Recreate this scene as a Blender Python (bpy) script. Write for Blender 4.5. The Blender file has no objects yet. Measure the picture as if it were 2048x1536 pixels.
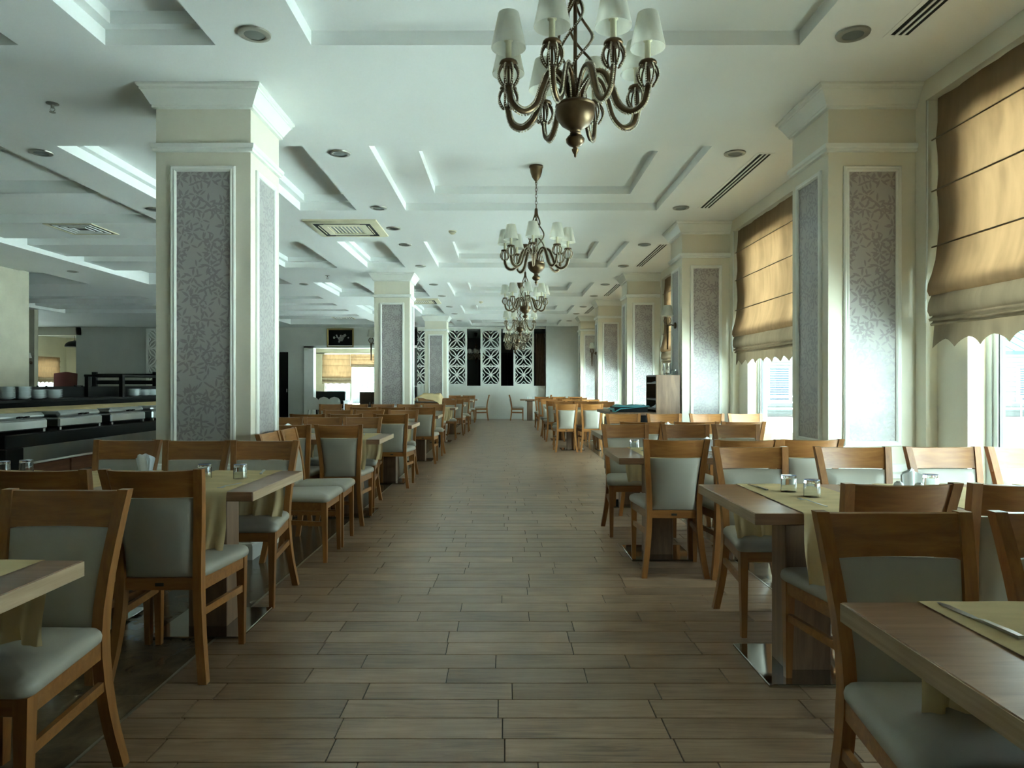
import bpy, bmesh, math, random
from math import sin, cos, pi, sqrt, radians
random.seed(7)
scene = bpy.context.scene
col = bpy.context.collection

# ------------------------------------------------------------------ camera
cam_d = bpy.data.cameras.new('camera')
cam = bpy.data.objects.new('camera', cam_d)
col.objects.link(cam)
EYE = 1.265
cam.location = (0, 0, EYE)
cam.rotation_euler = (pi / 2, 0, 0)
cam_d.sensor_width = 36
cam_d.lens = 1375 / 2048 * 36
cam_d.shift_x = 12.5 / 2048
cam_d.shift_y = 2 / 2048
cam_d.clip_start = 0.05
cam_d.clip_end = 300
scene.camera = cam

# ------------------------------------------------------------------ light: overcast daylight through the windows
world = bpy.data.worlds.new('overcast_sky')
scene.world = world
world.use_nodes = True
bg = world.node_tree.nodes['Background']
bg.inputs[0].default_value = (0.88, 0.97, 1.0, 1)
bg.inputs[1].default_value = 2.4
sun_d = bpy.data.lights.new('sun', 'SUN')
sun_d.energy = 34.0
sun_d.angle = radians(6)
sun_d.color = (0.95, 0.985, 1.0)
sun = bpy.data.objects.new('sun', sun_d)
col.objects.link(sun)
sun.rotation_euler = (radians(-12), radians(-15), 0)     # added high sun over the roof: lit paving bounces light to the ceiling
scene.view_settings.view_transform = 'Standard'
scene.view_settings.look = 'None'
scene.view_settings.gamma = 1
scene.view_settings.use_curve_mapping = False
scene.view_settings.exposure = 2.62
scene.cycles.max_bounces = 9
scene.cycles.diffuse_bounces = 6
scene.cycles.glossy_bounces = 4
scene.cycles.transmission_bounces = 8
scene.cycles.transparent_max_bounces = 12
scene.cycles.caustics_reflective = False
scene.cycles.caustics_refractive = False
scene.cycles.sample_clamp_indirect = 6


def portal(name, loc, rot, sx, sy):
    l = bpy.data.lights.new(name, 'AREA')
    l.shape = 'RECTANGLE'
    l.size = sx
    l.size_y = sy
    l.cycles.is_portal = True
    o = bpy.data.objects.new(name, l)
    col.objects.link(o)
    o.location = loc
    o.rotation_euler = rot
    return o


# ------------------------------------------------------------------ dimensions
ZC = 3.42            # main ceiling
MOD = 4.13           # column module along the hall
COLW = 0.685
LCX0, LCX1 = -2.533, -1.848          # columns on the buffet side
RCX0, RCX1 = 2.336, 2.97             # columns on the window side
COLY = [4.98 + MOD * k for k in range(-2, 5)]
COLD = 0.62
YB = 25.6            # far wall
XA, XB = -1.444, 1.645   # wood-look aisle
YS = -3.2            # wall behind the camera


# ------------------------------------------------------------------ materials
def new_mat(name):
    m = bpy.data.materials.new(name)
    m.use_nodes = True
    nt = m.node_tree
    p = nt.nodes['Principled BSDF']
    return m, nt, p


def N(nt, t, **kw):
    n = nt.nodes.new(t)
    for k, v in kw.items():
        setattr(n, k, v)
    return n


def L(nt, a, b):
    nt.links.new(a, b)


def ramp(nt, stops):
    r = N(nt, 'ShaderNodeValToRGB')
    e = r.color_ramp.elements
    while len(e) > 1:
        e.remove(e[-1])
    e[0].position, e[0].color = stops[0][0], (*stops[0][1], 1)
    for pos, c in stops[1:]:
        x = e.new(pos)
        x.color = (*c, 1)
    return r


def math_n(nt, op, a, b=None, c=None):
    n = N(nt, 'ShaderNodeMath', operation=op)
    for i, v in enumerate((a, b, c)):
        if v is None:
            continue
        if isinstance(v, (int, float)):
            n.inputs[i].default_value = v
        else:
            L(nt, v, n.inputs[i])
    return n.outputs[0]


def coord(nt, scale=(1, 1, 1), rnd=True, kind='Object'):
    tc = N(nt, 'ShaderNodeTexCoord')
    mp = N(nt, 'ShaderNodeMapping')
    L(nt, tc.outputs[kind], mp.inputs[0])
    mp.inputs['Scale'].default_value = scale
    if rnd:
        oi = N(nt, 'ShaderNodeObjectInfo')
        mm = N(nt, 'ShaderNodeVectorMath', operation='SCALE')
        cx = N(nt, 'ShaderNodeCombineXYZ')
        L(nt, oi.outputs['Random'], cx.inputs[0])
        L(nt, oi.outputs['Random'], cx.inputs[1])
        L(nt, oi.outputs['Random'], cx.inputs[2])
        L(nt, cx.outputs[0], mm.inputs[0])
        mm.inputs['Scale'].default_value = 37.0
        L(nt, mm.outputs[0], mp.inputs['Location'])
    return mp.outputs[0]


def plain(name, c, rough=0.5, metal=0.0, var=0.06, scale=6, spec=None, bump=0.0):
    m, nt, p = new_mat(name)
    v = coord(nt)
    n = N(nt, 'ShaderNodeTexNoise')
    n.inputs['Scale'].default_value = scale
    n.inputs['Detail'].default_value = 3
    L(nt, v, n.inputs['Vector'])
    r = ramp(nt, [(0.3, tuple(x * (1 - var) for x in c)), (0.7, tuple(min(1, x * (1 + var)) for x in c))])
    L(nt, n.outputs[0], r.inputs[0])
    L(nt, r.outputs[0], p.inputs['Base Color'])
    p.inputs['Roughness'].default_value = rough
    p.inputs['Metallic'].default_value = metal
    if spec is not None:
        p.inputs['Specular IOR Level'].default_value = spec
    if bump:
        b = N(nt, 'ShaderNodeBump')
        b.inputs['Strength'].default_value = bump
        b.inputs['Distance'].default_value = 0.002
        n2 = N(nt, 'ShaderNodeTexNoise')
        n2.inputs['Scale'].default_value = scale * 40
        L(nt, v, n2.inputs['Vector'])
        L(nt, n2.outputs[0], b.inputs['Height'])
        L(nt, b.outputs[0], p.inputs['Normal'])
    return m


def wood(name, dark, light, rough=0.35, stretch=(1.2, 22, 22), coat=0.0, tone=0.15):
    m, nt, p = new_mat(name)
    v = coord(nt, stretch)
    n = N(nt, 'ShaderNodeTexNoise')
    n.inputs['Scale'].default_value = 1.6
    n.inputs['Detail'].default_value = 6
    n.inputs['Roughness'].default_value = 0.62
    n.inputs['Distortion'].default_value = 0.6
    L(nt, v, n.inputs['Vector'])
    r = ramp(nt, [(0.3, dark), (0.52, tuple((a + b) / 2 for a, b in zip(dark, light))), (0.7, light)])
    L(nt, n.outputs[0], r.inputs[0])
    oi = N(nt, 'ShaderNodeObjectInfo')
    val = math_n(nt, 'MULTIPLY_ADD', oi.outputs['Random'], 2 * tone, 1 - tone)
    hs = N(nt, 'ShaderNodeHueSaturation')
    L(nt, val, hs.inputs['Value'])
    L(nt, r.outputs[0], hs.inputs['Color'])
    L(nt, hs.outputs[0], p.inputs['Base Color'])
    p.inputs['Roughness'].default_value = rough
    p.inputs['Coat Weight'].default_value = coat
    p.inputs['Coat Roughness'].default_value = 0.25
    b = N(nt, 'ShaderNodeBump')
    b.inputs['Strength'].default_value = 0.12
    b.inputs['Distance'].default_value = 0.002
    L(nt, n.outputs[0], b.inputs['Height'])
    L(nt, b.outputs[0], p.inputs['Normal'])
    return m


def wallpaper():
    m, nt, p = new_mat('leaf_wallpaper')
    tc = N(nt, 'ShaderNodeTexCoord')
    # wall-plane coordinates: (x + y, z) so it works on every column face
    sp = N(nt, 'ShaderNodeSeparateXYZ')
    L(nt, tc.outputs['Object'], sp.inputs[0])
    u = math_n(nt, 'ADD', sp.outputs[0], sp.outputs[1])
    cb = N(nt, 'ShaderNodeCombineXYZ')
    L(nt, u, cb.inputs[0])
    L(nt, sp.outputs[2], cb.inputs[1])
    masks = []
    for k, (sc, off) in enumerate(((7.8, 0.0), (8.6, 3.7), (7.2, 8.3))):
        mp = N(nt, 'ShaderNodeMapping')
        L(nt, cb.outputs[0], mp.inputs[0])
        mp.inputs['Location'].default_value = (off, off * 1.7, 0)
        vo = N(nt, 'ShaderNodeTexVoronoi', voronoi_dimensions='2D')
        vo.inputs['Scale'].default_value = sc
        L(nt, mp.outputs[0], vo.inputs['Vector'])
        sb = N(nt, 'ShaderNodeVectorMath', operation='SUBTRACT')
        L(nt, mp.outputs[0], sb.inputs[0])
        L(nt, vo.outputs['Position'], sb.inputs[1])
        s2 = N(nt, 'ShaderNodeSeparateXYZ')
        L(nt, sb.outputs[0], s2.inputs[0])
        ang = math_n(nt, 'ARCTAN2', s2.outputs[1], s2.outputs[0])
        s3 = N(nt, 'ShaderNodeSeparateXYZ')
        L(nt, vo.outputs['Color'], s3.inputs[0])
        ph = math_n(nt, 'MULTIPLY_ADD', s3.outputs[0], 6.28, ang)
        pet = math_n(nt, 'COSINE', math_n(nt, 'MULTIPLY', ph, 2.5 if k != 1 else 2.0))
        pet = math_n(nt, 'ABSOLUTE', pet)
        ln = N(nt, 'ShaderNodeVectorMath', operation='LENGTH')
        L(nt, sb.outputs[0], ln.inputs[0])
        rr = math_n(nt, 'MULTIPLY', ln.outputs['Value'], sc)      # 0..~0.7 in the cell
        t = math_n(nt, 'MULTIPLY', math_n(nt, 'SUBTRACT', rr, 0.05), 2.1)
        tcl = N(nt, 'ShaderNodeClamp')
        L(nt, t, tcl.inputs[0])
        wv = math_n(nt, 'MULTIPLY', math_n(nt, 'SINE', math_n(nt, 'MULTIPLY', tcl.outputs[0], pi)), 0.06)
        q = math_n(nt, 'DIVIDE', math_n(nt, 'MULTIPLY', wv, 2.5 if k != 1 else 2.0), rr)
        thr = math_n(nt, 'MULTIPLY_ADD', math_n(nt, 'MULTIPLY', q, q), -0.5, 1.0)
        lf = math_n(nt, 'GREATER_THAN', pet, thr)
        keep = math_n(nt, 'MULTIPLY', math_n(nt, 'LESS_THAN', rr, 0.52), math_n(nt, 'GREATER_THAN', rr, 0.05))
        masks.append(math_n(nt, 'MULTIPLY', lf, keep))
    mk = math_n(nt, 'MAXIMUM', math_n(nt, 'MAXIMUM', masks[0], masks[1]), masks[2])
    mix = N(nt, 'ShaderNodeMix', data_type='RGBA')
    L(nt, mk, mix.inputs[0])
    mix.inputs[6].default_value = (0.40, 0.385, 0.375, 1)
    mix.inputs[7].default_value = (0.28, 0.255, 0.26, 1)
    L(nt, mix.outputs[2], p.inputs['Base Color'])
    rg = math_n(nt, 'MULTIPLY_ADD', mk, -0.2, 0.52)
    L(nt, rg, p.inputs['Roughness'])
    p.inputs['Specular IOR Level'].default_value = 0.6
    return m


def marble(name, c1, c2, rough):
    m, nt, p = new_mat(name)
    v = coord(nt, (1, 1, 1), rnd=False)
    n = N(nt, 'ShaderNodeTexNoise')
    n.inputs['Scale'].default_value = 5
    n.inputs['Detail'].default_value = 8
    n.inputs['Roughness'].default_value = 0.65
    n.inputs['Distortion'].default_value = 1.2
    L(nt, v, n.inputs['Vector'])
    r = ramp(nt, [(0.32, c1), (0.5, tuple((a + b) / 2 for a, b in zip(c1, c2))), (0.68, c2)])
    L(nt, n.outputs[0], r.inputs[0])
    L(nt, r.outputs[0], p.inputs['Base Color'])
    p.inputs['Roughness'].default_value = rough
    p.inputs['Specular IOR Level'].default_value = 0.6
    return m


def plank_mat(name, joints=False):
    m, nt, p = new_mat(name)
    v = coord(nt, (1, 1, 1), rnd=not joints)
    mp = N(nt, 'ShaderNodeMapping')
    L(nt, v, mp.inputs[0])
    mp.inputs['Scale'].default_value = (1.3, 16, 4)
    n = N(nt, 'ShaderNodeTexNoise')
    n.inputs['Scale'].default_value = 2.2
    n.inputs['Detail'].default_value = 7
    n.inputs['Roughness'].default_value = 0.68
    n.inputs['Distortion'].default_value = 1.0
    L(nt, mp.outputs[0], n.inputs['Vector'])
    n2 = N(nt, 'ShaderNodeTexNoise')
    n2.inputs['Scale'].default_value = 3.0
    n2.inputs['Detail'].default_value = 3
    L(nt, v, n2.inputs['Vector'])
    mixv = math_n(nt, 'MULTIPLY_ADD', n2.outputs[0], 0.45, math_n(nt, 'MULTIPLY', n.outputs[0], 0.6))
    r = ramp(nt, [(0.36, (0.125, 0.076, 0.044)), (0.5, (0.245, 0.157, 0.094)), (0.66, (0.335, 0.229, 0.147))])
    L(nt, mixv, r.inputs[0])
    oi = N(nt, 'ShaderNodeObjectInfo')
    hs = N(nt, 'ShaderNodeHueSaturation')
    if joints:
        hs.inputs['Value'].default_value = 1.0
    else:
        L(nt, math_n(nt, 'MULTIPLY_ADD', oi.outputs['Random'], 0.34, 0.83), hs.inputs['Value'])
    L(nt, r.outputs[0], hs.inputs['Color'])
    L(nt, hs.outputs[0], p.inputs['Base Color'])
    p.inputs['Roughness'].default_value = 0.29
    p.inputs['Specular IOR Level'].default_value = 0.6
    b = N(nt, 'ShaderNodeBump')
    b.inputs['Strength'].default_value = 0.1
    b.inputs['Distance'].default_value = 0.002
    L(nt, n.outputs[0], b.inputs['Height'])
    L(nt, b.outputs[0], p.inputs['Normal'])
    return m


def cloth_translucent(name, c, c2, mixf=0.5, stripes=None):
    m, nt, p = new_mat(name)
    nt.nodes.remove(p)
    out = [n for n in nt.nodes if n.type == 'OUTPUT_MATERIAL'][0]
    v = coord(nt, (1, 3.0, 0.6))
    n = N(nt, 'ShaderNodeTexNoise')
    n.inputs['Scale'].default_value = 5
    n.inputs['Detail'].default_value = 4
    L(nt, v, n.inputs['Vector'])
    r = ramp(nt, [(0.35, tuple(x * 0.88 for x in c)), (0.65, c)])
    L(nt, n.outputs[0], r.inputs[0])
    d = N(nt, 'ShaderNodeBsdfDiffuse')
    L(nt, r.outputs[0], d.inputs[0])
    t = N(nt, 'ShaderNodeBsdfTranslucent')
    r2 = ramp(nt, [(0.3, tuple(x * 0.66 for x in c2)), (0.7, tuple(x * 1.12 for x in c2))])  # streaks put wrinkle shading into the cloth's translucent colour
    L(nt, n.outputs[0], r2.inputs[0])
    L(nt, r2.outputs[0], t.inputs[0])
    mx = N(nt, 'ShaderNodeMixShader')
    mx.inputs[0].default_value = mixf
    L(nt, d.outputs[0], mx.inputs[1])
    L(nt, t.outputs[0], mx.inputs[2])
    L(nt, mx.outputs[0], out.inputs[0])
    return m


def pane_mat(name, tint=(0.86, 0.97, 0.97)):
    m, nt, p = new_mat(name)
    nt.nodes.remove(p)
    out = [n for n in nt.nodes if n.type == 'OUTPUT_MATERIAL'][0]
    tr = N(nt, 'ShaderNodeBsdfTransparent')
    tr.inputs[0].default_value = (*tint, 1)
    gl = N(nt, 'ShaderNodeBsdfGlossy')
    gl.inputs['Roughness'].default_value = 0.02
    mx = N(nt, 'ShaderNodeMixShader')
    mx.inputs[0].default_value = 0.04
    L(nt, tr.outputs[0], mx.inputs[1])
    L(nt, gl.outputs[0], mx.inputs[2])
    L(nt, mx.outputs[0], out.inputs[0])
    return m


def glass_mat(name):
    m, nt, p = new_mat(name)
    p.inputs['Base Color'].default_value = (0.93, 0.97, 0.98, 1)
    p.inputs['Transmission Weight'].default_value = 1.0
    p.inputs['Roughness'].default_value = 0.03
    p.inputs['IOR'].default_value = 1.45
    return m


M = dict(
    cream=plain('cream_wall_paint', (0.72, 0.685, 0.57), 0.55, var=0.03, scale=2),
    white=plain('white_moulding_paint', (0.80, 0.81, 0.76), 0.45, var=0.02),
    ceil=plain('ceiling_paint', (0.84, 0.86, 0.85), 0.6, var=0.02, scale=1),
    paper=wallpaper(),
    greywall=plain('pale_grey_wall_paint', (0.52, 0.53, 0.48), 0.6, var=0.04, scale=1.5),
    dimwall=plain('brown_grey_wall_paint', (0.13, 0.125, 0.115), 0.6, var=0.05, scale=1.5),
    backpanel=plain('smooth_pale_panel', (0.60, 0.62, 0.60), 0.5, var=0.03),
    stonewall=plain('beige_stone_wall', (0.50, 0.47, 0.36), 0.6, var=0.08, scale=3),
    chair=wood('honey_stained_beech', (0.215, 0.082, 0.018), (0.345, 0.15, 0.04), 0.36, (24, 24, 2.0), 0.15, 0.12),
    rail=wood('honey_stained_beech_rail', (0.215, 0.082, 0.018), (0.345, 0.15, 0.04), 0.33, (2.0, 24, 24), 0.2, 0.12),
    leather=plain('grey_green_leatherette', (0.335, 0.315, 0.262), 0.42, var=0.05, scale=5, bump=0.15),
    table=wood('walnut_laminate', (0.185, 0.096, 0.05), (0.305, 0.172, 0.10), 0.3, (2.0, 26, 26), 0.1, 0.08),
    tedge=wood('window_lit_edge', (0.36, 0.25, 0.15), (0.50, 0.37, 0.24), 0.35, (2.0, 2.0, 40), 0.0, 0.06),  # paler than the top: window light on the table edge put into the colour
    runner=cloth_translucent('straw_yellow_linen', (0.72, 0.58, 0.34), (0.5, 0.38, 0.19), 0.15),
    steel=plain('brushed_steel', (0.42, 0.44, 0.44), 0.28, 1.0),
    mirror=plain('polished_steel_plate', (0.40, 0.39, 0.37), 0.07, 1.0, var=0.03),
    plate=plain('dark_steel_plate', (0.20, 0.20, 0.20), 0.2, 1.0),
    bronze=plain('aged_bronze', (0.13, 0.085, 0.045), 0.38, 0.75, var=0.25, scale=14),
    bead=plain('clear_bead_strand', (0.70, 0.64, 0.50), 0.2, 0.0, var=0.3, scale=60),
    shade=cloth_translucent('pleated_white_shade', (0.86, 0.86, 0.78), (0.80, 0.80, 0.72), 0.45),
    candle=plain('ivory_candle_sleeve', (0.72, 0.68, 0.50), 0.5),
    blind=cloth_translucent('sand_roman_blind', (0.40, 0.29, 0.18), (0.135, 0.075, 0.036), 0.42),
    hem=cloth_translucent('taupe_blind_hem', (0.34, 0.28, 0.20), (0.10, 0.07, 0.042), 0.2),
    batten=plain('blind_batten', (0.16, 0.11, 0.06), 0.6),
    frame=plain('grey_aluminium_frame', (0.55, 0.60, 0.60), 0.4, 0.3),
    seal=plain('dark_window_seal', (0.05, 0.06, 0.06), 0.5),
    pane=pane_mat('window_glass'),
    glass=glass_mat('drinking_glass'),
    blue=plain('pale_blue_glass_base', (0.25, 0.30, 0.50), 0.1),
    plank=plank_mat('wood_look_tile'),
    plankfar=plank_mat('wood_look_tile_far', True),
    grout=plain('dark_grout', (0.045, 0.035, 0.025), 0.8),
    marble=marble('brown_polished_marble', (0.075, 0.052, 0.030), (0.19, 0.145, 0.09), 0.16),
    strip=plain('brass_floor_strip', (0.42, 0.38, 0.30), 0.35, 0.8),
    black=plain('black_lacquer', (0.008, 0.008, 0.008), 0.5, spec=0.1),
    darkwood=wood('dark_brown_wood', (0.035, 0.018, 0.010), (0.075, 0.04, 0.022), 0.4, (2, 20, 20)),
    redwood=wood('mahogany_front', (0.14, 0.052, 0.026), (0.24, 0.10, 0.05), 0.4, (20, 2, 20)),
    hutch=wood('grey_brown_oak', (0.12, 0.066, 0.036), (0.25, 0.15, 0.088), 0.45, (12, 12, 1.3)),
    red=plain('dark_red_leather', (0.12, 0.022, 0.018), 0.45),
    porcelain=plain('white_porcelain', (0.72, 0.76, 0.76), 0.2),
    napkin=plain('white_paper_napkin', (0.80, 0.84, 0.86), 0.8),
    grille=plain('grey_lamp_lens', (0.13, 0.15, 0.14), 0.35),
    ring=plain('satin_nickel_ring', (0.34, 0.33, 0.29), 0.35, 0.6),
    acplastic=plain('aged_cream_plastic', (0.70, 0.65, 0.46), 0.5),
    slot=plain('black_air_slot', (0.008, 0.008, 0.008), 0.8),
    teal=plain('teal_tray_cloth', (0.06, 0.30, 0.36), 0.6),
    siding=plain('grey_siding', (0.085, 0.085, 0.082), 0.8, spec=0.1),
    roofgreen=plain('green_metal_roof', (0.025, 0.06, 0.042), 0.8, spec=0.1),
    shutter=plain('blue_grey_shutter', (0.03, 0.042, 0.055), 0.7, spec=0.1),
    paving=plain('pale_paving', (0.60, 0.61, 0.58), 0.8, var=0.1, scale=1),
    leaf=plain('garden_leaf', (0.045, 0.075, 0.05), 0.7, var=0.4, scale=8),
    curtain=plain('brown_curtain', (0.20, 0.13, 0.085), 0.8),
    gold=plain('dull_gold_frame', (0.30, 0.22, 0.08), 0.4, 0.6),
    petal=plain('pale_petal_print', (0.45, 0.43, 0.40), 0.6),
    tag=plain('black_tag', (0.02, 0.02, 0.02), 0.5),
)


# ------------------------------------------------------------------ mesh builder
class MB:
    def __init__(self):
        self.v = []
        self.f = []
        self.m = []
        self.slot = 0

    def face(self, idx):
        self.f.append(tuple(idx))
        self.m.append(self.slot)

    def pts(self, ps):
        b = len(self.v)
        self.v.extend([tuple(p) for p in ps])
        return b

    def box(self, x0, y0, z0, x1, y1, z1):
        b = self.pts([(x0, y0, z0), (x1, y0, z0), (x1, y1, z0), (x0, y1, z0), (x0, y0, z1), (x1, y0, z1), (x1, y1, z1), (x0, y1, z1)])
        for q in ((3, 2, 1, 0), (4, 5, 6, 7), (0, 1, 5, 4), (1, 2, 6, 5), (2, 3, 7, 6), (3, 0, 4, 7)):
            self.face([b + i for i in q])
        return self

    def cbox(self, x0, y0, z0, x1, y1, z1, c=0.004):
        """box with chamfered edges"""
        bm = bmesh.new()
        bmesh.ops.create_cube(bm, size=1)
        for v in bm.verts:
            v.co = ((x0 + x1) / 2 + v.co.x * (x1 - x0), (y0 + y1) / 2 + v.co.y * (y1 - y0), (z0 + z1) / 2 + v.co.z * (z1 - z0))
        bmesh.ops.bevel(bm, geom=bm.edges[:], offset=c, segments=1, affect='EDGES')
        self.add_bm(bm)
        return self

    def add_bm(self, bm):
        bm.verts.index_update()
        b = self.pts([v.co[:] for v in bm.verts])
        for f in bm.faces:
            self.face([b + v.index for v in f.verts])
        bm.free()

    def loft(self, rings, cap=True, closed=False):
        n = len(rings[0])
        bs = [self.pts(r) for r in rings]
        k = len(rings)
        for i in range(k if closed else k - 1):
            a, b = bs[i], bs[(i + 1) % k]
            for j in range(n):
                jj = (j + 1) % n
                self.face((a + j, a + jj, b + jj, b + j))
        if cap and not closed:
            self.face([bs[0] + j for j in reversed(range(n))])
            self.face([bs[-1] + j for j in range(n)])
        return self

    def lathe(self, prof, n=16, c=(0, 0, 0), cap=True):
        rings = []
        for r, z in prof:
            rings.append([(c[0] + r * cos(2 * pi * j / n), c[1] + r * sin(2 * pi * j / n), c[2] + z) for j in range(n)])
        return self.loft(rings, cap)

    def tube(self, path, r, n=6, cap=True, closed=False):
        """round tube along a polyline; r may be a list"""
        from mathutils import Vector
        P = [Vector(p) for p in path]
        k = len(P)
        T = []
        for i in range(k):
            if closed:
                t = P[(i + 1) % k] - P[i - 1]
            else:
                t = P[min(i + 1, k - 1)] - P[max(i - 1, 0)]
            T.append(t.normalized())
        up = Vector((0, 0, 1)) if abs(T[0].z) < 0.9 else Vector((1, 0, 0))
        nrm = (up - T[0] * up.dot(T[0])).normalized()
        rings = []
        for i in range(k):
            nrm = (nrm - T[i] * nrm.dot(T[i]))
            nrm = nrm.normalized() if nrm.length > 1e-6 else T[i].orthogonal().normalized()
            bi = T[i].cross(nrm)
            rr = r[i] if isinstance(r, (list, tuple)) else r
            rings.append([tuple(P[i] + (nrm * cos(2 * pi * j / n) + bi * sin(2 * pi * j / n)) * rr) for j in range(n)])
        return self.loft(rings, cap, closed)

    def bar(self, path, w, h, up=(0, 0, 1), cap=True):
        """rectangular bar along a polyline: w across, h along 'up'"""
        from mathutils import Vector
        P = [Vector(p) for p in path]
        U = Vector(up)
        rings = []
        for i in range(len(P)):
            t = (P[min(i + 1, len(P) - 1)] - P[max(i - 1, 0)]).normalized()
            s = t.cross(U).normalized()
            u = U.normalized()
            rings.append([tuple(P[i] + s * a * w / 2 + u * b * h / 2) for a, b in ((-1, -1), (1, -1), (1, 1), (-1, 1))])
        return self.loft(rings, cap)

    def grid(self, fn, nu, nv):
        b = len(self.v)
        for i in range(nu + 1):
            for j in range(nv + 1):
                self.v.append(tuple(fn(i / nu, j / nv)))
        for i in range(nu):
            for j in range(nv):
                a = b + i * (nv + 1) + j
                self.face((a, a + nv + 1, a + nv + 2, a + 1))
        return self

    def octa(self, c, r):
        x, y, z = c
        b = self.pts([(x + r, y, z), (x - r, y, z), (x, y + r, z), (x, y - r, z), (x, y, z + r), (x, y, z - r)])
        for q in ((0, 2, 4), (2, 1, 4), (1, 3, 4), (3, 0, 4), (2, 0, 5), (1, 2, 5), (3, 1, 5), (0, 3, 5)):
            self.face([b + i for i in q])

    def mesh(self, name, mats, smooth=None):
        me = bpy.data.meshes.new(name)
        me.from_pydata(self.v, [], self.f)
        if not isinstance(mats, (list, tuple)):
            mats = [mats]
        for mt in mats:
            me.materials.append(M[mt] if isinstance(mt, str) else mt)
        if len(mats) > 1:
            me.polygons.foreach_set('material_index', self.m)
        bm = bmesh.new()
        bm.from_mesh(me)
        bmesh.ops.recalc_face_normals(bm, faces=bm.faces[:])
        bm.to_mesh(me)
        bm.free()
        if smooth is not None:
            me.polygons.foreach_set('use_smooth', [True] * len(me.polygons))
            if smooth < 180:
                me.set_sharp_from_angle(angle=radians(smooth))
        me.update()
        return me

    def build(self, name, mats, parent=None, smooth=None):
        return obj(name, self.mesh(name, mats, smooth), parent)


def obj(name, me, parent=None):
    o = bpy.data.objects.new(name, me)
    col.objects.link(o)
    if parent is not None:
        o.parent = parent
    return o


def tag(o, label=None, cat=None, group=None, kind=None):
    if label:
        o['label'] = label
    if cat:
        o['category'] = cat
    if group:
        o['group'] = group
    if kind:
        o['kind'] = kind
    return o


def empty(name, loc=(0, 0, 0), rz=0, label=None, cat=None, group=None, kind=None):
    o = bpy.data.objects.new(name, None)
    col.objects.link(o)
    o.location = loc
    o.rotation_euler = (0, 0, rz)
    o.empty_display_size = 0.1
    return tag(o, label, cat, group, kind)


def copy_tree(o, parent=None):
    c = o.copy()
    col.objects.link(c)
    c.parent = parent
    for ch in o.children:
        copy_tree(ch, c)
    return c


class Kind:
    """one prototype; the first use places the prototype itself, later uses copy it with its parts"""
    def __init__(self, proto):
        self.p = proto
        self.used = False

    def put(self, loc, rz, label, group=None, cat=None):
        o = self.p if not self.used else copy_tree(self.src)
        if not self.used:
            self.src = self.p
        self.used = True
        o.location = loc
        o.rotation_euler = (0, 0, rz)
        o['label'] = label
        if group:
            o['group'] = group
        if cat:
            o['category'] = cat
        return o


def frame_sweep(mb, o, u, v, n, w, h, prof):
    """closed rectangular moulding: prof = [(inset, height)...]"""
    from mathutils import Vector
    o, u, v, n = Vector(o), Vector(u), Vector(v), Vector(n)
    rings = []
    for (a, b), (sx, sy) in zip(((0, 0), (w, 0), (w, h), (0, h)), ((1, 1), (-1, 1), (-1, -1), (1, -1))):
        rings.append([tuple(o + u * (a + sx * i) + v * (b + sy * i) + n * hh) for i, hh in prof])
    mb.loft(rings, False, True)


def ring_sweep(mb, x0, y0, x1, y1, prof, f=(1, 1, 1, 1)):
    """horizontal moulding round a rectangle: prof = [(offset, z)...]; f = factor on (-x, -y, +x, +y)"""
    rings = []
    for (x, y, sx, sy) in ((x0, y0, -f[0], -f[1]), (x1, y0, f[2], -f[1]), (x1, y1, f[2], f[3]), (x0, y1, -f[0], f[3])):
        rings.append([(x + sx * o, y + sy * o, z) for o, z in prof])
    mb.loft(rings, False, True)


# ================================================================== FLOOR
XL, XR = -24.0, 3.2
mb = MB()
mb.box(XL, YS, -0.2, XR + 0.1, YB + 6.2, -0.006)
floor = tag(mb.build('floor', 'grout'), 'polished floor of the dining hall', kind='structure')
TL, TW, GAP = 0.603, 0.153, 0.0022
full = MB().cbox(-TL / 2 + GAP, -TW / 2 + GAP, -0.012, TL / 2 - GAP, TW / 2 - GAP, 0, 0.0012).mesh('wood_tile', 'plank')
rest = MB()
rng = random.Random(3)
nobj = 0
y = 2.0 - 33 * TW
row = 0
while y < YB:
    off = rng.choice((0.1, 0.35, 0.6)) * TL + rng.uniform(-0.05, 0.05)
    x = XA - off
    while x < XB - 0.01:
        a, b = max(x, XA), min(x + TL, XB)
        if b - a > 0.02:
            near = 2.0 - 0.01 < y and nobj < 296
            if near:
                nobj += 1
                if b - a > TL - 0.001:
                    o = obj('wood_tile', full, floor)
                else:
                    o = MB().cbox(-(b - a) / 2 + GAP, -TW / 2 + GAP, -0.012, (b - a) / 2 - GAP, TW / 2 - GAP, 0, 0.0012).build('wood_tile', 'plank', floor)
                o.location = ((a + b) / 2, y + TW / 2, 0)
            else:
                rest.box(a + GAP, y + GAP, -0.012, b - GAP, y + TW - GAP, 0)
        x += TL
    y += TW
tag(rest.build('wood_tiles', 'plankfar', floor), kind='stuff')
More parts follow.
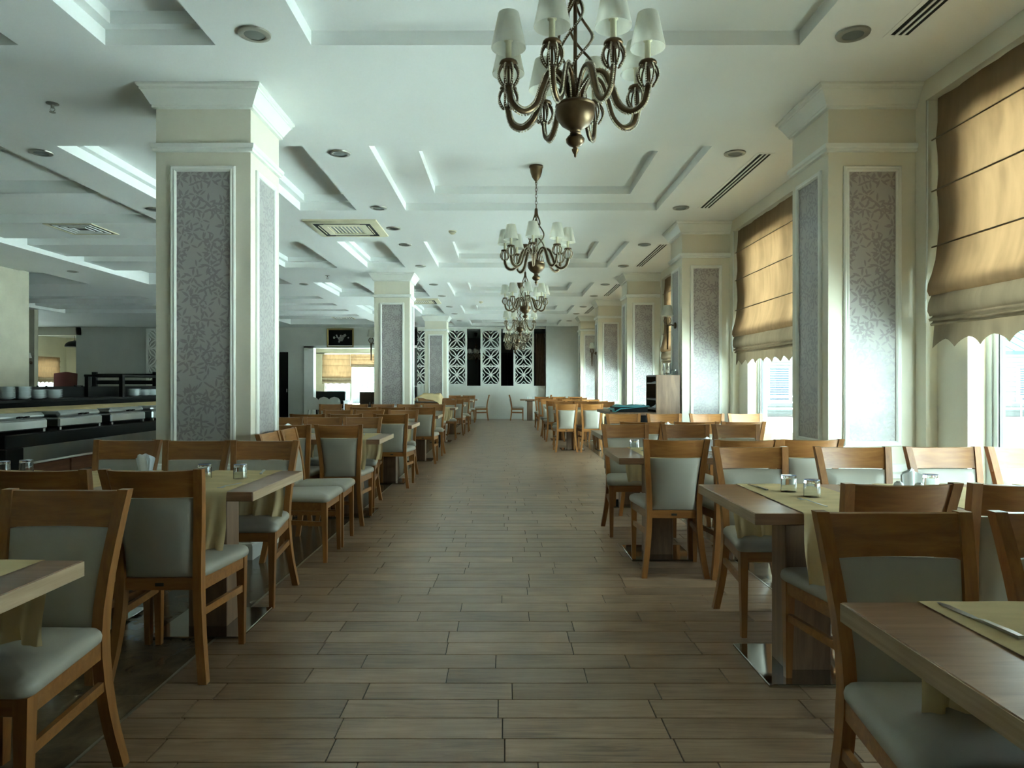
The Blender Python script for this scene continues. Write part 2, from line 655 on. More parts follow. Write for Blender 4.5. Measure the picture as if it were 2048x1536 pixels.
# polished marble beside the aisle
mt = MB().cbox(-0.3 + 0.0008, -0.3 + 0.0008, -0.012, 0.3 - 0.0008, 0.3 - 0.0008, 0, 0.0006)
mrest = MB()
for side in (-1, 1):
    x0 = XA - 0.012 if side < 0 else XB + 0.012
    for i in range(40):
        xa = x0 + side * 0.6 * i
        xb = xa + side * 0.6
        lo, hi = min(xa, xb), max(xa, xb)
        if side > 0 and lo >= XR:
            break
        hi = min(hi, XR)
        if lo < XL:
            break
        y = YS
        while y < YB + 6:
            y1 = min(y + 0.6, YB + 6.2)
            near = (1.5 < y < 8.0) and -4.6 < lo and hi < 3.3
            if near:
                m_ = MB().cbox(lo + 0.0008 - (lo + hi) / 2, -0.2992, -0.012, hi - 0.0008 - (lo + hi) / 2, 0.2992, 0, 0.0006)
                o = m_.build('marble_tile', 'marble', floor)
                o.location = ((lo + hi) / 2, y + 0.3, 0)
            else:
                mrest.box(lo + 0.0008, y + 0.0008, -0.012, hi - 0.0008, y1 - 0.0008, 0)
            y += 0.6
tag(mrest.build('marble_tiles', 'marble', floor), kind='stuff')
for i, x in enumerate((XA - 0.006, XB + 0.006)):
    tag(MB().box(x - 0.0055, YS, -0.01, x + 0.0055, YB, 0.0012).build('trim_%d' % (i + 1), 'strip'), kind='structure')


# ================================================================== CEILING
mb = MB()
holes = []
Z1, Z2 = 3.512, 3.604


def coffer(x0, y0, x1, y1, ins, z1, z2):
    holes.append((x0, y0, x1, y1))
    def walls(a, b, c, d, za, zb):
        i = mb.pts([(a, b, za), (c, b, za), (c, d, za), (a, d, za), (a, b, zb), (c, b, zb), (c, d, zb), (a, d, zb)])
        for q in ((0, 1, 5, 4), (1, 2, 6, 5), (2, 3, 7, 6), (3, 0, 4, 7)):
            mb.face([i + k for k in q])
    walls(x0, y0, x1, y1, ZC, z1)
    if ins:
        a, b, c, d = x0 + ins, y0 + ins, x1 - ins, y1 - ins
        i = mb.pts([(x0, y0, z1), (x1, y0, z1), (x1, y1, z1), (x0, y1, z1), (a, b, z1), (c, b, z1), (c, d, z1), (a, d, z1)])
        for q in ((0, 1, 5, 4), (1, 2, 6, 5), (2, 3, 7, 6), (3, 0, 4, 7)):
            mb.face([i + k for k in q])
        walls(a, b, c, d, z1, z2)
        i = mb.pts([(a, b, z2), (c, b, z2), (c, d, z2), (a, d, z2)])
        mb.face([i, i + 1, i + 2, i + 3])
    else:
        i = mb.pts([(x0, y0, z1), (x1, y0, z1), (x1, y1, z1), (x0, y1, z1)])
        mb.face([i, i + 1, i + 2, i + 3])


for k in range(-2, 5):
    ya, yb_ = 6.2 + MOD * k, 8.49 + MOD * k
    coffer(-1.234, ya, 1.863, yb_, 0.40, Z1, Z2)
    coffer(-2.54, ya, -1.84, yb_, 0.07, 3.52, 3.60)
    coffer(-4.05, ya, -3.09, yb_, 0.07, 3.52, 3.60)
bigs = [(-7.63, -2.4, -4.56, 4.9), (-7.63, 6.1, -4.56, 14.7), (-7.63, 15.9, -4.56, 24.4), (-13.2, 6.1, -8.9, 14.7), (-13.2, 15.9, -8.9, 20.6)]
for b_ in bigs:
    coffer(*b_, 0, 3.66, None)
xs = sorted({XL, XR + 0.1} | {h[0] for h in holes} | {h[2] for h in holes})
ys = sorted({YS, YB + 6.2} | {h[1] for h in holes} | {h[3] for h in holes})
for i in range(len(xs) - 1):
    for j in range(len(ys) - 1):
        cx, cy = (xs[i] + xs[i + 1]) / 2, (ys[j] + ys[j + 1]) / 2
        if any(h[0] < cx < h[2] and h[1] < cy < h[3] for h in holes):
            continue
        q = mb.pts([(xs[i], ys[j], ZC), (xs[i + 1], ys[j], ZC), (xs[i + 1], ys[j + 1], ZC), (xs[i], ys[j + 1], ZC)])
        mb.face([q, q + 1, q + 2, q + 3])
mb.box(XL, YS, 3.70, XR + 0.3, YB + 6.2, 3.9)
ceiling = tag(mb.build('ceiling', 'ceil'), 'white coffered ceiling with stepped recesses', kind='structure')
for (x0, y0, x1, y1) in bigs:
    y = y0 + 0.42 + 0.02
    while y + 0.93 < y1:
        MB().box(x0, y, 3.50, x1, y + 0.98, 3.67).build('beam', 'ceil', ceiling)
        y += 1.475


# ================================================================== COLUMNS
CAP = [(0.0, 3.262), (0.022, 3.268), (0.022, 3.285), (0.03, 3.29), (0.036, 3.305), (0.048, 3.325), (0.062, 3.352), (0.078, 3.376),
       (0.083, 3.378), (0.083, 3.392), (0.094, 3.398), (0.10, 3.405), (0.10, ZC - 0.001)]
BAND = [(0.0, 2.95), (0.02, 2.955), (0.02, 2.972), (0.03, 2.98), (0.033, 2.995), (0.033, 3.008), (0.022, 3.012), (0.0, 3.016)]
DADO = [(0.0, 0.585), (0.018, 0.59), (0.018, 0.62), (0.03, 0.64), (0.03, 0.662), (0.02, 0.672), (0.018, 0.69), (0.0, 0.695)]
BASE = [(0.0, 0.0), (0.02, 0.0), (0.02, 0.1), (0.012, 0.115), (0.0, 0.12)]
FR = [(0.0, 0.0), (0.0, 0.012), (0.008, 0.02), (0.02, 0.016), (0.03, 0.02), (0.04, 0.012), (0.042, 0.002), (0.042, 0.0)]


def column(x0, x1, y0, free, label):
    y1 = y0 + COLD
    f = (1, 1, 1 if free else 0, 1)
    e = empty('column', ((x0 + x1) / 2, y0 + COLD / 2, 0), 0, label, None, None, 'structure')
    ox, oy = -(x0 + x1) / 2, -(y0 + COLD / 2)
    a0, b0, a1, b1 = x0 + ox, y0 + oy, x1 + ox, y1 + oy
    MB().box(a0, b0, 0, a1, b1, ZC - 0.001).build('shaft', 'cream', e)
    for nm, pr in (('capital', CAP), ('neck_moulding', BAND), ('dado_moulding', DADO), ('plinth', BASE)):
        m = MB()
        ring_sweep(m, a0, b0, a1 + (0 if free else 0.04), b1, pr, f)
        m.build(nm, 'white', e, 24)
    zb, zt = 0.82, 2.85
    faces = [((a0, b0, 0), (1, 0, 0), (0, -1, 0), a1 - a0), ((a0, b1, 0), (0, -1, 0), (-1, 0, 0), b1 - b0), ((a1, b1, 0), (-1, 0, 0), (0, 1, 0), a1 - a0)]
    if free:
        faces.append(((a1, b0, 0), (0, 1, 0), (1, 0, 0), b1 - b0))
    for o_, u, n, w in faces:
        mg = 0.108 if w > 0.63 else 0.095
        oo = (o_[0] + u[0] * mg, o_[1] + u[1] * mg, zb)
        m = MB()
        frame_sweep(m, oo, u, (0, 0, 1), n, w - 2 * mg, zt - zb, FR)
        m.build('panel_frame', 'white', e, 30)
        m = MB()
        i = 0.041
        p0 = (oo[0] + u[0] * i + n[0] * 0.003, oo[1] + u[1] * i + n[1] * 0.003, zb + i)
        p1 = (p0[0] + u[0] * (w - 2 * mg - 2 * i), p0[1] + u[1] * (w - 2 * mg - 2 * i), zt - i)
        q0 = (p0[0] - n[0] * 0.004, p0[1] - n[1] * 0.004)
        q1 = (p1[0] - n[0] * 0.004, p1[1] - n[1] * 0.004)
        b = m.pts([(p0[0], p0[1], p0[2]), (p1[0], p1[1], p0[2]), (p1[0], p1[1], p1[2]), (p0[0], p0[1], p1[2]),
                   (q0[0], q0[1], p0[2]), (q1[0], q1[1], p0[2]), (q1[0], q1[1], p1[2]), (q0[0], q0[1], p1[2])])
        for q in ((0, 1, 2, 3), (7, 6, 5, 4), (0, 4, 5, 1), (1, 5, 6, 2), (2, 6, 7, 3), (3, 7, 4, 0)):
            m.face([b + k for k in q])
        m.build('wallpaper_panel', 'paper', e)
    return e


ORD = ['nearest', 'second', 'third', 'fourth', 'fifth', 'sixth', 'seventh', 'eighth', 'ninth', 'tenth']
for k, y in enumerate(COLY):
    n = k - 2
    if n < 0:
        continue
    column(RCX0, RCX1, y, False, '%s cream column with leaf wallpaper panels along the window wall' % ORD[n])
for n, y in enumerate((4.98, 4.98 + 2 * MOD, 4.98 + 4 * MOD)):
    column(LCX0, LCX1, y, True, '%s free-standing cream column with leaf wallpaper on the buffet side' % ORD[n])


# ================================================================== WINDOW WALL (+X)
BEAMZ = 3.276
mb = MB()
for k in range(len(COLY)):
    y = COLY[k]
    mb.box(RCX1, y - 0.12, 0, 3.299, y + COLD + 0.12, BEAMZ)            # pier, first step of the reveal
    mb.box(3.0502, y - 0.44, 0, 3.298, y + COLD + 0.44, BEAMZ - 0.25)            # second step
y_first = COLY[0] - 0.12
mb.box(RCX1, YS, 0, 3.297, COLY[1] - 0.12, BEAMZ)
mb.box(RCX1, 24.1, 0, 3.297, YB + 6.2, BEAMZ)
mb.box(RCX1, YS, BEAMZ, 3.05, YB + 6.2, ZC - 0.001)                 # edge beam over the windows
mb.box(3.0501, YS, BEAMZ - 0.25, 3.3, YB + 6.2, ZC - 0.001)
mb.box(3.06, YS, 0, 3.296, YB, 0.10)
tag(mb.build('wall_window_side', 'cream'), 'cream window wall with stepped reveals', kind='structure')

bays = []
for k in range(len(COLY)):
    ya = COLY[k] + COLD + 0.44
    if k == 0:
        continue
    yb2 = (COLY[k + 1] - 0.44) if k + 1 < len(COLY) else 24.1  # last bay: shortened window, put back to brighten the far wall panel
    bays.append((ya, yb2))
for k, (ya, yb2) in enumerate(bays):
    w = empty('window_%d' % (k + 1), (3.2, (ya + yb2) / 2, 0), 0, 'tall grey-framed window, bay %d along the wall' % (k + 1), None, None, 'structure')
    hw = (yb2 - ya) / 2
    zt = BEAMZ - 0.25
    m = MB()
    frame_sweep(m, (0, -hw, 0.10), (0, 1, 0), (0, 0, 1), (-1, 0, 0), 2 * hw, zt - 0.10, [(0, -0.03), (0, 0.03), (0.05, 0.03), (0.05, -0.03)])
    m.build('window_frame', 'frame', w)
    MB().box(-0.028, -0.03, 0.15, 0.028, 0.03, zt - 0.05).build('mullion', 'frame', w)
    for s in (-1, 1):
        m = MB()
        lo, hi = (-hw + 0.05, -0.03) if s < 0 else (0.03, hw - 0.05)
        frame_sweep(m, (0.0, lo, 0.15), (0, 1, 0), (0, 0, 1), (-1, 0, 0), hi - lo, zt - 0.2, [(0, -0.02), (0, 0.02), (0.045, 0.02), (0.045, -0.02)])
        sa = m.build('sash', 'frame', w)
        m = MB()
        frame_sweep(m, (0.0, lo + 0.045, 0.195), (0, 1, 0), (0, 0, 1), (-1, 0, 0), hi - lo - 0.09, zt - 0.29, [(0, -0.012), (0, 0.012), (0.01, 0.012), (0.01, -0.012)])
        m.build('seal', 'seal', sa)
        MB().box(-0.003, lo + 0.045, 0.195, 0.003, hi - 0.045, zt - 0.095).build('pane', 'pane', sa)
    portal('window_daylight', (3.36, (ya + yb2) / 2, (0.1 + zt) / 2), (0, pi / 2, 0), zt, 2 * hw)


def blind(ya, yb2, label, zdrop=0.0, x=3.0, seed=1, flip=None):
    """roman blind: hangs in a plane of constant x from y = ya to yb2"""
    rg = random.Random(seed)
    root = empty('roman_blind', (x, (ya + yb2) / 2, 0), 0, label, 'blind', 'roman blinds at the windows')
    hw = (yb2 - ya) / 2
    zt = BEAMZ - 0.01
    bat = [2.98, 2.62, 2.23]
    ph = [rg.uniform(0, 6) for _ in range(6)]
    # main cloth: profile (dx, z)
    prof = [(0.02, zt), (0.015, 3.1), (0.0, 2.98), (0.012, 2.86), (0.014, 2.74), (0.0, 2.62), (0.012, 2.5), (0.014, 2.36), (0.0, 2.23),
            (-0.01, 2.14), (-0.035, 2.04), (-0.06, 1.97), (-0.065, 1.92), (-0.05, 1.885), (-0.02, 1.90)]

    def cloth(prof, nu):
        def fn(u, t):
            s = t * (len(prof) - 1)
            i = min(int(s), len(prof) - 2)
            fr = s - i
            dx = prof[i][0] * (1 - fr) + prof[i + 1][0] * fr
            z = prof[i][1] * (1 - fr) + prof[i + 1][1] * fr
            yy = -hw + 2 * hw * u
            wr = 0.005 * sin(yy * 9 + ph[0] + z * 2) + 0.004 * sin(yy * 17 + ph[1] - z * 3) + 0.003 * sin(yy * 31 + ph[2])
            sag = -0.012 * sin(pi * u) if z < 2.3 else 0
            return (dx + wr, yy, z + sag)
        return fn
    MB().grid(cloth(prof, 40), 48, (len(prof) - 1) * 2).build('fabric', 'blind', root, 180)
    # folded stack
    p2 = [(0.0, 1.93), (-0.03, 1.90), (-0.055, 1.84), (-0.06, 1.78), (-0.045, 1.745), (-0.02, 1.75), (-0.03, 1.735), (-0.052, 1.725), (-0.045, 1.708), (-0.018, 1.712),
          (-0.026, 1.70), (-0.04, 1.69), (-0.034, 1.676), (-0.008, 1.68)]
    MB().grid(cloth(p2, 40), 48, (len(p2) - 1) * 2).build('fold', 'hem', root, 180)
    nsc = max(3, round(2 * hw / 0.25))

    def val(u, t):
        yy = -hw + 2 * hw * u
        a = abs(((u * nsc) % 1.0) - 0.5) * 2
        drop = 0.105 + 0.06 * a ** 1.6
        return (-0.006 + 0.006 * sin(yy * 22 + ph[3]) * (0.4 + t) - 0.01 * t, yy, 1.685 - drop * t)
    MB().grid(val, nsc * 8, 6).build('scalloped_valance', 'hem', root, 180)
    for z in bat:
        MB().tube([(0.0 - 0.012, -hw - 0.02, z), (-0.012, hw + 0.02, z)], 0.006, 6).build('batten', 'batten', root)
    MB().tube([(-0.03, hw + 0.04, zt), (-0.03, hw + 0.042, 2.3), (-0.05, hw + 0.03, 1.9), (-0.045, hw + 0.035, 1.7)], 0.006, 6).build('pull_cord', 'white', root)
    return root


names = ['behind the camera by the window wall', 'beside the nearest window-side tables', 'between the first and second window-side columns',
         'between the second and third window-side columns', 'between the third and fourth window-side columns',
         'between the fourth and fifth window-side columns', 'beyond the fifth window-side column']
for k, (ya, yb2) in enumerate(bays):
    blind(ya - 0.24, yb2 + (0.26 if k < len(bays) - 1 else -0.02), 'sand-coloured roman blind with scalloped hem ' + names[k + 1], seed=k + 4)

# ================================================================== WALL BEHIND THE CAMERA, FAR WALLS
mb = MB()
mb.box(XL, YS - 0.2, 0, 3.3, YS, ZC + 0.2)
tag(mb.build('wall_entrance', 'cream'), 'cream wall at the camera end of the hall', kind='structure')
# wall on the buffet side
mb = MB()
mb.box(-9.9, YS, 0, -9.5, 13.7, ZC + 0.1)
mb.box(XL - 0.2, YS, 0, XL, YB, ZC + 0.1)
mb.box(XL, YB, 0, -20.2, YB + 0.25, ZC + 0.1)
tag(mb.build('wall_buffet_side', 'stonewall'), 'beige stone wall on the buffet side', kind='structure')


def px(x, d):
    return (x - 1011.5) * d / 1375


def pz(y, d):
    return EYE + (770 - y) * d / 1375


# far wall pieces
mb = MB()
mb.box(-16.0, YB, 0, -8.45, YB + 0.25, ZC + 0.1)
mb.box(-8.1, YB, 0, -7.2, YB + 0.25, ZC + 0.1)
mb.box(-8.45, YB + 0.12, 0, -8.1, YB + 0.25, ZC + 0.1)
mb.box(-8.45, YB, 2.5, -8.1, YB + 0.25, ZC + 0.1)
mb.box(-7.2, YB, 2.66, -3.3, YB + 0.25, ZC + 0.1)
tag(mb.build('wall_far', 'greywall'), 'grey-green far wall with an opening to the terrace windows', kind='structure')
d2 = MB().cbox(-0.17, -0.03, 0.0, 0.17, 0.03, 2.49, 0.006).build('door_2', 'black')
d2.location = (-8.275, YB + 0.07, 0)
tag(d2, 'narrow black door in the far wall', kind='structure')
MB().cbox(0.1, -0.06, 1.0, 0.13, -0.03, 1.12, 0.004).build('handle', 'steel', d2)
# white casing round the opening
mb = MB()
mb.box(-7.5, YB - 0.05, 0, -7.15, YB + 0.3, 2.72)
mb.box(-7.5, YB - 0.05, 2.64, -3.3, YB + 0.3, 2.74)
tag(mb.build('trim_3', 'white'), kind='structure')
# low parapet with lattice screens
mb = MB()
mb.box(-3.4, YB, 0, 1.48, YB + 0.22, 1.235)
mb.box(-3.4, YB - 0.02, 1.205, 1.48, YB + 0.24, 1.235)
mb.box(-3.4, YB, 3.36, 1.48, YB + 0.22, ZC + 0.1)
mb.box(-3.4, YB - 0.015, 0, 1.48, YB, 0.1)
tag(mb.build('wall_parapet', 'white'), 'low white parapet wall under the lattice screens', kind='structure')
mb = MB()
mb.box(1.48, YB - 0.35, 0, 3.2, YB + 0.3, ZC + 0.1)
tag(mb.build('wall_far_panel', 'backpanel'), 'plain pale wall panel beside the last window-side column', kind='structure')
# room behind the parapet
mb = MB()
mb.box(-3.5, YB, 0, -3.3, YB + 6, ZC + 0.1)
mb.box(-15.8, YB + 6, 0, -9.2, YB + 6.2, ZC + 0.1)
mb.box(3.2, YB, 0, 3.4, YB + 6.2, ZC + 0.1)
mb.box(-3.5, YB + 6, 0, 3.3, YB + 6.2, ZC + 0.1)
tag(mb.build('wall_rear_room', 'dimwall'), 'dim grey wall of the room behind the screens', kind='structure')


def screen(x0, x1, label, d=YB + 0.06):
    root = empty('lattice_screen', ((x0 + x1) / 2, d, 0), 0, label, 'screen', 'white lattice screens on the far parapet')
    w = x1 - x0
    z0, z1 = 1.235, 3.36
    m = MB()
    frame_sweep(m, (-w / 2, 0, z0), (1, 0, 0), (0, 0, 1), (0, -1, 0), w, z1 - z0, [(0, -0.03), (0, 0.03), (0.075, 0.03), (0.075, -0.03)])
    m.build('frame', 'white', root)
    iw = w - 0.15
    hh = (z1 - z0 - 0.15) / 3
    for k in range(3):
        zc = z0 + 0.075 + hh * (k + 0.5)
        m = MB()
        for sx in (-1, 1):
            for sz in (-1, 1):
                for bow in (-1, 1):
                    pts = []
                    ex, ez = sx * iw / 2, sz * hh / 2
                    ln = math.hypot(ex, ez)
                    nx, nz = -ez / ln, ex / ln
                    for i in range(9):
                        t = i / 8
                        b = bow * 0.062 * sin(pi * t)
                        pts.append((ex * t + nx * b, 0, zc + ez * t + nz * b))
                    m.bar(pts, 0.036, 0.04, (0, 1, 0))
        for sx in (-1, 1):
            m.bar([(sx * iw / 2, 0, zc - hh * 0.16), (sx * iw * 0.36, 0, zc), (sx * iw / 2, 0, zc + hh * 0.16)], 0.028, 0.038, (0, 1, 0))
            m.bar([(-iw * 0.16, 0, zc + sx * hh / 2), (0, 0, zc + sx * hh * 0.36), (iw * 0.16, 0, zc + sx * hh / 2)], 0.028, 0.038, (0, 1, 0))
        m.build('lattice', 'white', root)
        if k:
            MB().box(-iw / 2, -0.028, zc - hh / 2 - 0.025, iw / 2, 0.028, zc - hh / 2 + 0.025).build('crossbar', 'white', root)
    return root


for (a, b, lab) in ((818, 860, 'white lattice screen behind the third free-standing column'), (893, 934, 'white lattice screen beside the third free-standing column'),
                    (961, 1002, 'white lattice screen in line with the aisle'), (1027, 1068, 'white lattice screen nearest the brown curtain')):
    screen(px(a, YB), px(b, YB), lab)
screen(px(294, YB), px(334, YB), 'white lattice screen on the dim far wall behind the nearest free-standing column', YB - 0.04)
# dark door and curtain behind
mb = MB()
mb.cbox(-1.3, -0.03, 0, -0.005, 0.03, 2.75, 0.01)
mb.cbox(0.005, -0.03, 0, 1.3, 0.03, 2.75, 0.01)
d1 = mb.build('door_1', 'black')
d1.location = (px(1015, YB + 5.9), YB + 5.95, 0)
tag(d1, 'black double door in the room behind the screens', kind='structure')
MB().lathe([(0.0, -0.03), (0.03, -0.02), (0.03, 0.02), (0.0, 0.03)], 8, (0.1, -0.06, 1.05)).build('handle', 'steel', d1, 40)
mb = MB()
mb.grid(lambda u, t: (1.12 + 0.36 * u, YB + 0.55 + 0.03 * sin(u * 40), 0.02 + 3.2 * t), 40, 4)
tag(mb.build('curtain', 'curtain', None, 180), 'brown curtain hanging beside the lattice screens', 'curtain')

# lit room far on the left, and terrace windows behind the opening
mb = MB()
mb.box(-20.2, YB + 6, 0, -15.8, YB + 6.2, ZC + 0.1)
mb.box(-20.2, YB, 3.12, -15.8, YB + 0.25, ZC + 0.1)
mb.box(-16.0, YB + 0.25, 0, -15.8, YB + 6.2, ZC + 0.1)
tag(mb.build('wall_lit_room', 'cream'), 'cream wall of the lit room beyond the buffet', kind='structure')
mb = MB()
mb.box(-13.88, 19.6, 0, -13.44, 19.76, ZC)
tag(mb.build('wall_pier', 'stonewall'), 'dark stone pier beyond the buffet', kind='structure')
# terrace window wall
YT = YB + 5.9
mb = MB()
mb.box(-9.2, YT, 2.70, -3.3, YT + 0.3, ZC + 0.1)
mb.box(-9.2, YT, 0, -8.3, YT + 0.3, 2.75)
mb.box(-8.3, YT, 0, -7.15, YT + 0.3, 0.4)
mb.box(-9.2, YB + 0.25, 0, -9.0, YT, ZC + 0.1)
tag(mb.build('wall_terrace', 'stonewall'), 'wall around the terrace windows', kind='structure')
w = empty('window_8', (-6.0, YT + 0.15, 0), 0, 'terrace window beyond the opening in the far wall', None, None, 'structure')
m = MB()
for (a, b, zb) in ((-2.3, -1.12, 0.4), (-1.12, 0.05, 0.02), (0.05, 1.3, 0.02), (1.3, 2.7, 0.02)):
    frame_sweep(m, (a, 0, zb), (1, 0, 0), (0, 0, 1), (0, -1, 0), b - a, 2.70 - zb, [(0, -0.03), (0, 0.03), (0.05, 0.03), (0.05, -0.03)])
    MB().box(a + 0.05, -0.003, zb + 0.05, b - 0.05, 0.003, 2.65).build('pane', 'pane', w)
m.build('window_frame', 'frame', w)
portal('terrace_daylight', (-5.8, YT + 0.4, 1.4), (-pi / 2, 0, 0), 5.0, 2.6)
b = blind(-0.66, 0.66, 'sand-coloured roman blind in the terrace window beyond the far wall', seed=31)
b.location = (-7.72, YT - 0.08, 0.12)
b.rotation_euler = (0, 0, pi / 2)
b.scale = (1, 1, 0.78)
b = blind(-0.56, 0.56, 'shorter roman blind drawn up beside the terrace glass door', seed=32)
b.location = (-6.5, YT - 0.08, 1.53)
b.rotation_euler = (0, 0, pi / 2)
b.scale = (1, 1, 0.35)
# window of the lit room
mb = MB()
mb.box(-20.4, YB + 0.25, 2.4, -20.2, YB + 6.2, ZC + 0.1)
mb.box(-20.4, YB + 0.25, 0, -20.2, YB + 0.8, 2.4)
mb.box(-20.4, YB + 3.6, 0, -20.2, YB + 3.9, 2.4)
mb.box(-20.4, YB + 0.8, 0, -20.2, YB + 3.6, 0.5)
mb.box(-20.4, YB + 5.4, 0, -20.2, YB + 6.2, 2.4)
mb.box(-20.4, YB + 3.9, 0, -20.2, YB + 5.4, 0.9)
tag(mb.build('wall_lit_room_side', 'cream'), 'side wall of the lit room beyond the buffet', kind='structure')
w = empty('window_9', (-20.3, YB + 4.65, 0), 0, 'window of the lit room beyond the buffet', None, None, 'structure')
m = MB()
frame_sweep(m, (0, -0.75, 0.9), (0, 1, 0), (0, 0, 1), (1, 0, 0), 1.5, 1.5, [(0, -0.03), (0, 0.03), (0.06, 0.03), (0.06, -0.03)])
m.build('window_frame', 'frame', w)
MB().box(-0.003, -0.69, 0.96, 0.003, 0.69, 2.34).build('pane', 'pane', w)
w = empty('window_10', (-20.3, YB + 2.2, 0), 0, 'unseen window added to brighten the lit room, behind the stone pier', None, None, 'structure')  # hidden window added to let more sky light into the lit room
m = MB()
frame_sweep(m, (0, -1.4, 0.5), (0, 1, 0), (0, 0, 1), (1, 0, 0), 2.8, 1.9, [(0, -0.03), (0, 0.03), (0.06, 0.03), (0.06, -0.03)])
m.build('window_frame', 'frame', w)
MB().box(-0.003, -1.34, 0.56, 0.003, 1.34, 2.34).build('pane', 'pane', w)
portal('lit_room_daylight', (-20.6, YB + 2.2, 1.45), (0, -pi / 2, 0), 1.9, 2.8)
portal('lit_room_daylight', (-20.6, YB + 4.65, 1.65), (0, -pi / 2, 0), 1.5, 1.5)
b = blind(-0.8, 0.8, 'roman blind in the lit room beyond the buffet', seed=33)
b.location = (-20.12, YB + 4.65, 0.35)
b.rotation_euler = (0, 0, pi)
b.scale = (1, 1, 0.66)

pd = empty('pendant_lamp', (-17.55, 28.0, 2.82), 0, 'black dome pendant lamp hanging in the lit room beyond the buffet', 'pendant lamp')
MB().lathe([(0.36, 0.0), (0.355, 0.06), (0.30, 0.15), (0.2, 0.21), (0.06, 0.24), (0.03, 0.26), (0.0, 0.26)], 24).build('dome_shade', 'black', pd, 40)
MB().tube([(0, 0, 0.25), (0, 0, ZC - 2.82)], 0.008, 6).build('cord', 'black', pd)

# ================================================================== OUTDOORS (seen through the glass)
mb = MB()
mb.box(3.3, -40, -0.5, 90, 120, -0.12)
mb.box(-90, YB + 6.21, -0.5, 3.3, 120, -0.12)
tag(mb.build('ground', 'paving'), 'pale paved terrace outside the windows', kind='structure')
YH = 30.0
house = empty('house', (16, YH, 0), 0, 'grey sided house with green metal roof outside the windows', 'house')
MB().box(-7, 0, -0.12, 14, 8, 2.75).build('wall', 'siding', house)
sid = MB().box(-7, -0.03, -0.1, 14, 0.0, 0.1).mesh('siding_board', 'siding')
for k in range(13):
    o = obj('siding_board', sid, house)
    o.location = (0, 0, k * 0.215)
    o.rotation_euler = (radians(0), 0, 0)
roof = MB()
b0 = roof.pts([(-8, -1.0, 2.7), (15, -1.0, 2.7), (15, 4.5, 5.2), (-8, 4.5, 5.2), (-8, -1.0, 2.55), (15, -1.0, 2.55), (15, 4.5, 5.05), (-8, 4.5, 5.05)])
for q in ((0, 1, 2, 3), (7, 6, 5, 4), (0, 4, 5, 1), (1, 5, 6, 2), (2, 6, 7, 3), (3, 7, 4, 0)):
    roof.face([b0 + i for i in q])
rf = roof.build('roof', 'roofgreen', house)
seam = MB().bar([(0, -1.0, 2.72), (0, 4.5, 5.22)], 0.05, 0.06).mesh('roof_seam', 'roofgreen')
for k in range(40):
    o = obj('roof_seam', seam, rf)
    o.location = (-7.9 + k * 0.58, 0, 0)
for xx in (-4.1, 0.5, 6.8):
    wn = MB().box(xx - 0.55, -0.08, 0.5, xx + 0.55, -0.02, 2.1).build('window', 'white', house)
    for k in range(14):
        MB().box(xx - 0.42, -0.11, 0.62 + k * 0.1, xx + 0.42, -0.07, 0.69 + k * 0.1).build('slat', 'shutter', wn)
rail_o = empty('railing', (16, YH - 2.0, 0), 0, 'white metal railing in front of the sided house', 'railing')
for z in (0.3, 0.55, 0.8):
    MB().tube([(-7, 0, z), (14, 0, z)], 0.025, 6).build('rail', 'white', rail_o)
for k in range(15):
    MB().tube([(-7 + k * 1.5, 0, -0.12), (-7 + k * 1.5, 0, 0.8)], 0.025, 6).build('post', 'white', rail_o)


def bush(x, y, r, h, label, seed):
    rg = random.Random(seed)
    m = MB()
    for i in range(700):
        a = rg.uniform(0, 2 * pi)
        t = rg.random()
        rr = r * sqrt(rg.random()) * sin(pi * min(1, 0.15 + t * 0.85)) ** 0.6
        c = (rr * cos(a), rr * sin(a), h * t)
        s = rg.uniform(0.06, 0.14)
        dx, dy, dz = [rg.uniform(-1, 1) * s for _ in range(3)]
        ex, ey, ez = [rg.uniform(-1, 1) * s * 0.5 for _ in range(3)]
        b = m.pts([c, (c[0] + dx + ex, c[1] + dy + ey, c[2] + dz + ez), (c[0] + 2 * dx, c[1] + 2 * dy, c[2] + 2 * dz), (c[0] + dx - ex, c[1] + dy - ey, c[2] + dz - ez)])
        m.face([b, b + 1, b + 2, b + 3])
    root = empty('shrub', (x, y, -0.12), 0, label, 'shrub')
    m.build('foliage', 'leaf', root)
    MB().tube([(0, 0, 0), (0.02, 0, h * 0.8)], [0.05, 0.015], 6).build('stem', 'darkwood', root)


bush(-8.2, 44, 1.1, 2.6, 'green shrub outside the terrace window, under the blind', 5)
bush(-6.9, 46, 0.8, 3.2, 'tall thin shrub outside the terrace glass door', 6)
bush(-5.9, 43, 0.7, 1.7, 'low shrub outside the terrace glass door', 8)
mb = MB()
mb.box(-14, 52, -0.12, 2, 52.4, 3.6)
tag(mb.build('garden_wall', 'siding'), 'grey garden wall outside the terrace windows', 'wall')

